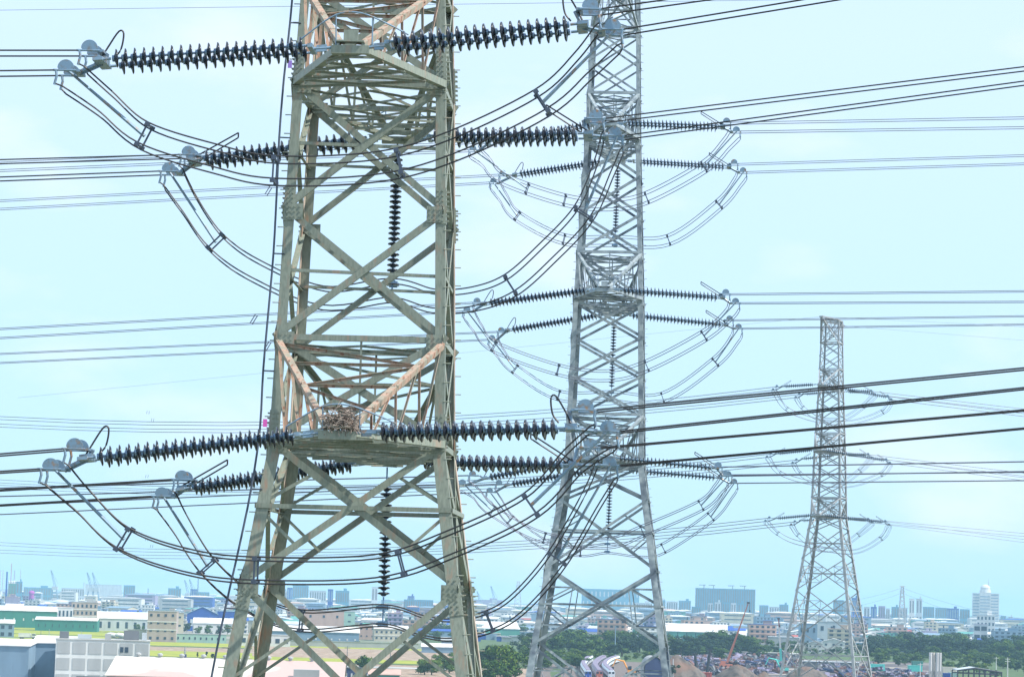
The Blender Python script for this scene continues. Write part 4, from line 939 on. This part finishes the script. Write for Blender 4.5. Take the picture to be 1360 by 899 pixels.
def carriage(p, q, mt, lab, grp, front=None):
    d = (q - p); L = d.length; d.normalize(); n = V((-d.y, d.x, 0)); Z = V((0, 0, 1))
    r = thing('train_carriage', lab, 'train', (p + q) / 2, grp)
    hs = []
    prof = [(-1.45, 1.0), (1.45, 1.0), (1.5, 3.0), (1.1, 3.8), (0, 4.05), (-1.1, 3.8), (-1.5, 3.0)]
    mb = MB(); a = p + d * .3; b = q - d * .3
    A = [a + n * x + Z * z for x, z in prof]; B = [b + n * x + Z * z for x, z in prof]
    for i in range(7): j = (i + 1) % 7; mb.poly([A[i], B[i], B[j], A[j]])
    mb.poly(A[::-1]) ; mb.poly(B); mb.build('body', mt, r)
    mb = MB(); mb.box((a + b) / 2 + Z * 4.1, L * .8, 1.9, .25, d, n); mb.build('roof', M['roofm'], r)
    mb = MB()
    for sg in (-1, 1): mb.box((a + b) / 2 + Z * 2.7 + n * sg * 1.5, L * .82, .06, .8, d, n)
    mb.build('window_band', M['glass'], r)
    for e in (a + d * 3, b - d * 3):
        mb = MB(); mb.box(e + Z * .65, 3, 2.2, .7, d, n); mb.build('bogie', M['black'], r)
    if front:
        mb = MB(); mb.box(a - d * .12 + Z * 2.2, .12, 2.7, 2.4, d, n); mb.build('front', front, r)
        for o_ in (-.75, .75):
            mb = MB(); mb.box(a - d * .2 + Z * 2.9 + n * o_, .1, .95, .8, d, n); mb.build('windscreen', M['glass'], r)
            mb = MB(); mb.box(a - d * .2 + Z * 1.5 + n * o_, .1, .4, .3, d, n); mb.build('headlight', M['w_white'], r)
for (pix, mt, fr, nm) in (([(781, 902), (775, 888), (790, 877), (818, 872), (850, 871)], M['trainw'], M['trainb'], 'white train with blue front'),
                          ([(796, 902), (790, 889), (804, 879), (832, 874), (862, 873)], M['roofm'], M['trainr'], 'dark train with red front'),
                          ([(812, 902), (803, 890), (816, 881), (842, 877), (872, 876)], M['trainw'], M['trainw'], 'white train with white front, rightmost')):
    c = catmull([G(*p) for p in pix], 24); pts = [c[0]]; 
    acc = [0.0]
    for a, b in zip(c, c[1:]): acc.append(acc[-1] + (b - a).length)
    tot = acc[-1]
    def at_(s):
        for i in range(len(acc) - 1):
            if s <= acc[i + 1]: return c[i] + (c[i + 1] - c[i]) * ((s - acc[i]) / max(1e-6, acc[i + 1] - acc[i]))
        return c[-1]
    n = min(int(tot / 19), 18)
    for k in range(n):
        carriage(at_(k * 19.0), at_(k * 19.0 + 18.6), mt, f'{nm}, {["leading", "second", "third", "fourth", "fifth", "sixth", "seventh", "eighth", "ninth", "tenth", "eleventh", "twelfth", "thirteenth", "fourteenth", "fifteenth", "sixteenth", "seventeenth", "eighteenth"][k]} carriage on the curve', 'carriages on the railway curve', fr if k == 0 else None)
# excavator
def boom(mb, pts, r0): mb.tube(pts, r0, 6)
def excavator(x, y, k, mt, lab, dirx=1):
    o = G(x, y); r = thing('excavator', lab, 'excavator', o); Z = V((0, 0, 1)); X = V((dirx, 0, 0))
    for sy in (-1, 1):
        mb = MB(); mb.box(o + V((0, sy * 1.2, .5)) * k, 4.2 * k, .7 * k, .9 * k); mb.build('track', M['black'], r)
    mb = MB(); mb.box(o + V((-.4 * dirx, 0, 1.7)) * k, 3.6 * k, 2.7 * k, 1.3 * k); mb.build('body', mt, r)
    mb = MB(); mb.box(o + V((.6 * dirx, -.8, 2.8)) * k, 1.4 * k, 1.1 * k, 1.5 * k); mb.build('cab', M['glass'], r)
    mb = MB(); mb.tube([o + (X * 1.2 + Z * 1.9) * k, o + (X * 3 + Z * 5.4) * k, o + (X * 6.2 + Z * 6.0) * k], [.32 * k, .42 * k, .26 * k], 6); mb.build('boom', mt, r)
    mb = MB(); mb.tube([o + (X * 6.0 + Z * 6.3) * k, o + (X * 7.4 + Z * 3.2) * k], [.28 * k, .18 * k], 6); mb.build('stick', mt, r)
    mb = MB(); mb.box(o + (X * 7.3 + Z * 2.6) * k, .9 * k, 1.2 * k, 1.0 * k); mb.build('bucket', M['dgrey'] if 'dgrey' in M else M['black'], r)
excavator(838, 896, 1.15, M['orange'], 'orange yellow excavator with raised boom right of the trains', -1)
excavator(1040, 893, 1.2, M['craneteal'], 'turquoise excavator reaching left at the foot of the small pylon', -1)
# cranes
def mcrane(x, y, ex, ey, mt, lab, seg=None):
    o = G(x, y); r = thing('mobile_crane', lab, 'crane', o); e = P(ex, ey, o.y - 4); Z = V((0, 0, 1))
    mb = MB(); mb.box(o + V((0, 0, 1.2)), 7, 3, 1.4); mb.build('chassis', mt, r)
    for i in range(3):
        mb = MB(); mb.tube([o + V((-2.4 + i * 2.4, -1.7, .6)), o + V((-2.4 + i * 2.4, 1.7, .6))], .6, 10); mb.build('wheel', M['black'], r)
    mb = MB(); mb.box(o + V((-1.6, 0, 2.7)), 2.6, 2.4, 1.7); mb.build('cab', mt, r)
    st = o + V((.6, 0, 2.6)); d = e - st; sz = (1.2, .95, .7, .5); ts = (0, .3, .55, .8, 1)
    cols = seg or [mt] * 4
    for i in range(4):
        mb = MB(); a, b = st + d * ts[i], st + d * ts[i + 1]; u = d.normalized(); mb.box((a + b) / 2, (b - a).length, sz[i] * .8, sz[i], u, V((0, 1, 0)), u.cross(V((0, 1, 0)))); mb.build('boom_section', cols[i], r)
    mb = MB(); mb.box(e, 1.4, .8, .8); mb.tube([e + V((.8, 0, 0)), e + V((.8, 0, -4))], .12, 4); mb.box(e + V((.8, 0, -4.4)), .6, .5, 1); mb.build('hook', M['black'], r)
mcrane(964, 886, 994, 800, M['salmon'], 'salmon red mobile crane with long boom leaning right over the yard')
mcrane(1036, 884, 1034, 821, M['craneteal'], 'turquoise crane with upright boom, white and red at its top', [M['craneteal'], M['w_white'], M['w_white'], M['w_red']])
# mounds
def mound(x, y, wpx, hpx, lab, seed, mt='spoil'):
    o = G(x, y); s = o.y / F; W_ = wpx * s / 2; H = hpx * s; r_ = random.Random(seed); mb = MB(); n = 26; k = 12
    ph = [r_.uniform(0, 6.28) for _ in range(6)]
    for j in range(k + 1):
        for i in range(n):
            a = 2 * pi * i / n; t = j / k; rr = W_ * (1 - t ** 1.7) * (1 + .13 * sin(3 * a + ph[0]) + .08 * sin(7 * a + ph[1]))
            z = H * (t ** 1.15) * (1 + .10 * sin(5 * a + ph[2] + t * 6) * (1 - t)) + r_.uniform(-.4, .4) * (0 < t < 1)
            mb.v.append((o.x + rr * cos(a), o.y + rr * sin(a) * .8, max(-.1, z)))
    for j in range(k):
        for i in range(n): a = j * n + i; b = j * n + (i + 1) % n; mb.face(a, b, b + n, a + n)
    tag(mb.build('spoil_heap', M[mt], smooth=True), lab, 'earth mound', 'spoil heaps')
mound(898, 902, 74, 33, 'tall brown spoil heap against the right leg of the middle pylon', 1)
mound(980, 908, 70, 26, 'grey brown rubble heap below the salmon crane', 2)
mound(1014, 908, 38, 17, 'reddish brown heap in front of the rubble heap', 3)
mound(1070, 902, 60, 18, 'grey gravel heap between the feet of the small pylon', 4)
# vaulted shed
o = G(868, 908); s = o.y / F; r = thing('vaulted_shed', 'dark arched shed mouth left of the tall spoil heap', 'shed', o)
W_ = 26 * s / 2; H = 36 * s; mb = MB(); pr = [(W_ * cos(pi * i / 14), H * .55 + H * .45 * sin(pi * i / 14)) for i in range(15)]; pr = [(W_, 0)] + pr + [(-W_, 0)]
A = [o + V((x, 0, z)) for x, z in pr]; B = [o + V((x, 30, z)) for x, z in pr]; N0 = len(pr)
for i in range(N0 - 1): mb.poly([A[i], B[i], B[i + 1], A[i + 1]])
mb.poly(B); mb.build('shell', M['w_grey'], r)
mb = MB(); mb.poly([o + V((x * .93, -.1 + .3, z * .97)) for x, z in pr][::-1]); mb.build('curtain', M['w_navy'], r)
# containers and boxes in the yard
def container(x0, x1, yb, yt, mt, lab, dep=5, name='container'):
    c = G((x0 + x1) / 2, yb); s = c.y / F; w_ = (x1 - x0) * s; h = (yb - yt) * s; r = thing(name, lab, name.replace('_', ' '), c, 'containers in the scrapyard')
    mb = MB(); bodybox(mb, w_, dep, h); mb.build('body', M[mt], r, local=True)
    q = MB(); n = max(4, int(w_ / 1.2))
    for i in range(n): q.box((-w_ / 2 + w_ * (i + .5) / n, -.05, h * .5), w_ / n * .4, .16, h * .86)
    q.build('ribbed_side', M[mt], r, local=True)
    q = MB(); q.box((0, dep / 2, h + .08), w_ + .3, dep + .3, .16); q.build('roof', M[mt], r, local=True)
container(912, 945, 901, 893, 'w_red', 'bright red container at the bottom edge near the spoil heap')
container(1155, 1175, 891, 882, 'craneteal', 'turquoise container right of the small pylon')
container(1207, 1225, 892, 884, 'craneteal', 'turquoise container between the pylon and the silos')
container(1212, 1226, 884, 878, 'w_teal', 'upper teal box behind the turquoise container')
container(1252, 1271, 896, 886, 'r_pink', 'pale pink container right of the silos')
container(1254, 1262, 903, 894, 'w_blue', 'small blue container below the pale pink one')
container(1262, 1272, 903, 893, 'w_mint', 'small mint container right of the blue one')
# scrap heaps: piles of beams and boxes
def scrap(x, y, wpx, hpx, seed, lab):
    r_ = random.Random(seed); o = G(x, y); s = o.y / F; W_ = wpx * s; H = hpx * s
    r = thing('scrap_pile', lab, 'scrap pile', o, 'scrap piles in the yard'); mb = MB(); mb2 = MB(); mb3 = MB()
    for i in range(26):
        u = r_.uniform(-.5, .5); z = r_.random() * H * (1 - abs(u) * .9); c = o + V((u * W_, r_.uniform(-6, 6), z * .85))
        a = V((r_.uniform(-1, 1), r_.uniform(-.6, .6), r_.uniform(-.18, .3))).normalized(); b = a.cross(V((0, 0, 1))).normalized(); t = (mb, mb2, mb3)[i % 3]
        t.box(c, r_.uniform(3, 10), r_.uniform(1, 3), r_.uniform(.5, 2.0), a, b, a.cross(b))
    mb.build('steel_scrap', M['scrap'], r); mb2.build('rusty_scrap', M['rust'], r); mb3.build('pale_scrap', M[r_.choice(['w_lilac', 'w_dgrey', 'w_navy', 'w_navy', 'w_dgrey'])], r)
for i in range(26):
    x = 915 + i * 5.6 + RC.uniform(-3, 3); y = RC.uniform(871, 884) + (x - 900) * .02
    scrap(x, y, RC.uniform(20, 36), RC.uniform(4, 8), 100 + i, f'dark scrap pile, {["rear", "middle"][i % 2]} rows, {land(x)}')
for i in range(16):
    x = 1085 + i * 9.6 + RC.uniform(-4, 4); y = RC.uniform(886, 903)
    scrap(x, y, RC.uniform(16, 30), RC.uniform(4, 9), 200 + i, f'dark scrap pile near the containers, {land(x)}')
for i in range(10):
    x = 905 + i * 13; y = RC.uniform(888, 900)
    scrap(x, y, RC.uniform(16, 30), RC.uniform(4, 7), 300 + i, f'front scrap pile with blue sheets, {land(x)}')
bld('warehouse', 'long white roofed open shed along the back of the scrapyard', 'shed', 930, 1062, 872, 866, 10, 'dgrey', 'r_white', 'flat')
bld('warehouse', 'long pale shed roof behind the feet of the small pylon', 'shed', 1066, 1140, 886, 879, 14, 'dgrey', 'w_pale', 'flat')
for x, y, yt, lean in ((926, 897, 868, -3), (939, 894, 863, 4)):
    o = G(x, y); mb = MB(); mb.tube([o, P(x + lean, yt, o.y)], [.9, .7], 6); mb.box(P(x + lean, yt, o.y), 2.4, 1, .8); tag(mb.build('steel_column', M['black']), f'black steel column standing in the yard, {"left, thicker" if lean < 0 else "right, taller and leaning"}', 'column', 'black columns in the yard')
# silo cluster
o = G(1242, 903); r = thing('silo_cluster', 'cluster of four white cement silos on legs in the yard', 'silo', o); s = o.y / F
for i, dx in enumerate((-6.6, -2.2, 2.2, 6.6)):
    zt = 35 * s - (0 if i else 0); z0 = 11 * s; c = o + V((dx * s, (i % 2) * 1.5, 0))
    mb = MB(); mb.lathe(c + V((0, 0, z0)), (0, 0, 1), [(-2.4, .3), (0, 1.9 * s), (zt - z0, 1.9 * s), (zt - z0, 2.15 * s), (zt - z0 + .5, 2.15 * s)], 14); mb.build('silo', M['w_white'] if i != 1 else M['r_pink'], r)
    for sx in (-1, 1):
        mb = MB(); mb.tube([c + V((sx * 1.5 * s, -1, 0)), c + V((sx * 1.5 * s, -1, z0 + .5))], .3, 5); mb.build('leg', M['w_grey'], r)
    mb = MB(); mb.tube([c + V((1.9 * s, -1, z0)), c + V((1.9 * s, -1, zt))], .15, 4); mb.build('pipe', M['w_dgrey'], r)
# open steel frame shed
o = G(1301, 910); s = o.y / F; r = thing('steel_frame_shed', 'open black steel framed shed with pale roof sheets at the bottom right', 'shed', o); W_ = 58 * s; H = 21 * s
for i in range(9):
    for yy in (0, 16):
        mb = MB(); x = -W_ / 2 + W_ * i / 8; mb.box(o + V((x, yy, H * .45)), .45, .45, H * .9 + (0 if i in (0, 8) else 1)); mb.build('post', M['black'], r)
mb = MB()
for yy in (0, 16):
    mb.tube([o + V((-W_ / 2, yy, H * .9)), o + V((-W_ * .1, yy, H * 1.08)), o + V((W_ / 2, yy, H * .86))], .35, 4); mb.tube([o + V((-W_ / 2, yy, H * .75)), o + V((W_ / 2, yy, H * .7))], .22, 4)
mb.build('roof_truss', M['black'], r)
mb = MB(); a, b, c_, d = o + V((-W_ / 2, 0, H * .93)), o + V((-W_ * .1, 0, H * 1.12)), o + V((-W_ * .1, 16, H * 1.12)), o + V((-W_ / 2, 16, H * .93)); mb.hexa([a, b, c_, d] + [p + V((0, 0, .2)) for p in (a, b, c_, d)])
a, b, c_, d = o + V((-W_ * .1, 8, H * 1.12)), o + V((W_ * .3, 8, H * .98)), o + V((W_ * .3, 16, H * .98)), o + V((-W_ * .1, 16, H * 1.12)); mb.hexa([a, b, c_, d] + [p + V((0, 0, .2)) for p in (a, b, c_, d)]); mb.build('roof_sheet', M['w_pale'], r)
# utility poles
def pole(x, yb, yt, lab, mt='w_grey', arms=1, rr=.2):
    o = G(x, yb); h = (yb - yt) * o.y / F; r = thing('utility_pole', lab, 'pole', o, 'utility poles on the plain'); mb = MB(); mb.tube([o, o + V((0, 0, h))], [rr * 1.3, rr * .8], 6); mb.build('post', M[mt], r)
    for k in range(arms): mb = MB(); mb.box(o + V((0, 0, h - .8 - k * 1.1)), 2.6, .18, .22); mb.build('crossarm', M[mt], r)
for a in ((1338, 903, 873, 'rightmost white utility pole in front of the dark belt', 'w_white', 2, .25), (1323, 889, 872, 'middle white utility pole in front of the dark belt', 'w_white', 1, .22), (1311.5, 880, 869, 'shortest white utility pole in front of the dark belt', 'w_white', 1, .2), (1286, 893, 881, 'pole above the open steel shed', 'w_white', 1, .18), (1222, 903, 880, 'pale pole in front of the turquoise container', 'w_white', 1, .2),
          (816.5, 873, 831, 'slim blue grey mast rising above the belt behind the middle pylon', 'w_bluegrey', 2, .35), (839, 862, 842, 'thin white pole in the belt right of the mast', 'w_white', 0, .22), (460.5, 887, 858, 'dark lamp pole on the brown field', 'w_dgrey', 1, .2), (518.5, 872, 859, 'short dark pole on the brown field edge', 'w_dgrey', 0, .2), (893.5, 903, 875, 'pale pole in front of the tall spoil heap', 'w_pale', 0, .25),
          (54, 848, 837, 'short dark pole in the paddy', 'w_dgrey', 0, .18), (65, 847, 835, 'pale pole in the paddy', 'w_grey', 0, .2), (108, 848, 838, 'pale pole at the right of the paddy', 'w_grey', 0, .2), (248, 840, 824, 'white pole left of the low white hall', 'w_white', 0, .3), (256, 840, 823, 'white pole in front of the low white hall', 'w_white', 0, .3)): pole(*a)
o = G(245, 883); r = thing('transformer_pole', 'pole with a dark blue transformer box beside the pale pink roof', 'pole', o, 'utility poles on the plain'); s = o.y / F
mb = MB(); mb.tube([o, o + V((0, 0, 24 * s))], .3, 6); mb.build('post', M['w_grey'], r)
mb = MB(); mb.box(o + V((0, 0, 12 * s)), 4.2 * s, 2, 5 * s); mb.build('transformer', M['w_navy'], r); mb = MB(); mb.box(o + V((0, 0, 17 * s)), 4 * s, .3, .3); mb.box(o + V((0, 0, 20 * s)), 3 * s, .3, .3); mb.build('crossarm', M['w_grey'], r)
# vehicles by the paddy
def lorry(x, y, lab, mixer=True, k=1.0):
    o = G(x, y); r = thing('lorry', lab, 'lorry', o, 'lorries by the paddy')
    mb = MB(); mb.box(o + V((0, 0, 1.0)), 10, 2.4, .5); mb.build('chassis', M['w_dgrey'], r)
    mb = MB(); mb.box(o + V((4, 0, 2.2)), 2.2, 2.4, 2.4); mb.build('cab', M['w_white'], r); mb = MB(); mb.box(o + V((4.2, 0, 2.7)), 2.0, 2.46, .8); mb.build('window', M['glass'], r)
    mb = MB()
    if mixer: mb.lathe(o + V((-5.2, 0, 3.4)), (1, 0, -.12), [(0, .6), (2, 1.5), (5, 1.6), (7.8, .8)], 12)
    else: mb.box(o + V((-1.6, 0, 2.4)), 7.6, 2.5, 2.4)
    mb.build('drum' if mixer else 'load_box', M['r_white'], r)
    for dx in (-4, -2.6, 3.8):
        mb = MB(); mb.tube([o + V((dx, -1.25, .5)), o + V((dx, 1.25, .5))], .5, 10); mb.build('wheel', M['black'], r)
lorry(152, 849, 'white mixer lorry at the right end of the paddy'); lorry(163, 849.5, 'second pale mixer lorry right behind the first', True); lorry(36, 848, 'white box lorry parked at the paddy behind the corner factory', False)
def car(x, y, mt, lab):
    o = G(x, y); r = thing('parked_car', lab, 'car', o, 'cars parked by the paddy'); mb = MB(); mb.box(o + V((0, 0, .7)), 4.4, 1.8, .7); mb.build('body', M[mt], r)
    mb = MB(); a = o + V((-.2, 0, 1.05)); mb.hexa([a + V(p) for p in ((-1.5, -.8, 0), (1.4, -.8, 0), (1.4, .8, 0), (-1.5, .8, 0), (-1.1, -.7, .6), (.8, -.7, .6), (.8, .7, .6), (-1.1, .7, .6))]); mb.build('cabin', M['glass'], r)
    for dx in (-1.4, 1.4): mb = MB(); mb.tube([o + V((dx, -.92, .34)), o + V((dx, .92, .34))], .34, 10); mb.build('wheel', M['black'], r)
for i, (x, y, mt, l_) in enumerate(((86, 849, 'w_white', 'white car, left of the row along the paddy'), (92, 849, 'w_blue', 'blue car beside the white one by the paddy'), (98, 849.5, 'black', 'black car in the row by the paddy'), (104, 849.5, 'w_grey', 'grey car at the right of the row by the paddy'), (238, 841, 'w_dgrey', 'dark car beside the cream factory block'), (262, 842, 'w_white', 'white car before the low white hall'), (281, 843, 'w_white', 'second white car before the low white hall'))): car(x, y, mt, l_)

# ---------------------------------------------------------------- air
HZ = 0.85e-4
mb = MB(); X0, X1, Y0, Y1, Z0, Z1 = -9000, 9000, -500, 16000, -1.0, 118.0
mb.hexa([(X0, Y0, Z0), (X1, Y0, Z0), (X1, Y1, Z0), (X0, Y1, Z0), (X0, Y0, Z1), (X1, Y0, Z1), (X1, Y1, Z1), (X0, Y1, Z1)])
hm = bpy.data.materials.new('air'); hm.use_nodes = True; t = hm.node_tree; t.nodes.clear()
pv = N(t, 'ShaderNodeVolumePrincipled'); pv.inputs['Color'].default_value = (.46, .76, 1, 1); pv.inputs['Density'].default_value = HZ; pv.inputs['Anisotropy'].default_value = .0
mo = N(t, 'ShaderNodeOutputMaterial'); t.links.new(pv.outputs[0], mo.inputs['Volume'])
hz = mb.build('haze', hm); hz['kind'] = 'stuff'; hz['label'] = 'pale blue haze lying over the plain'
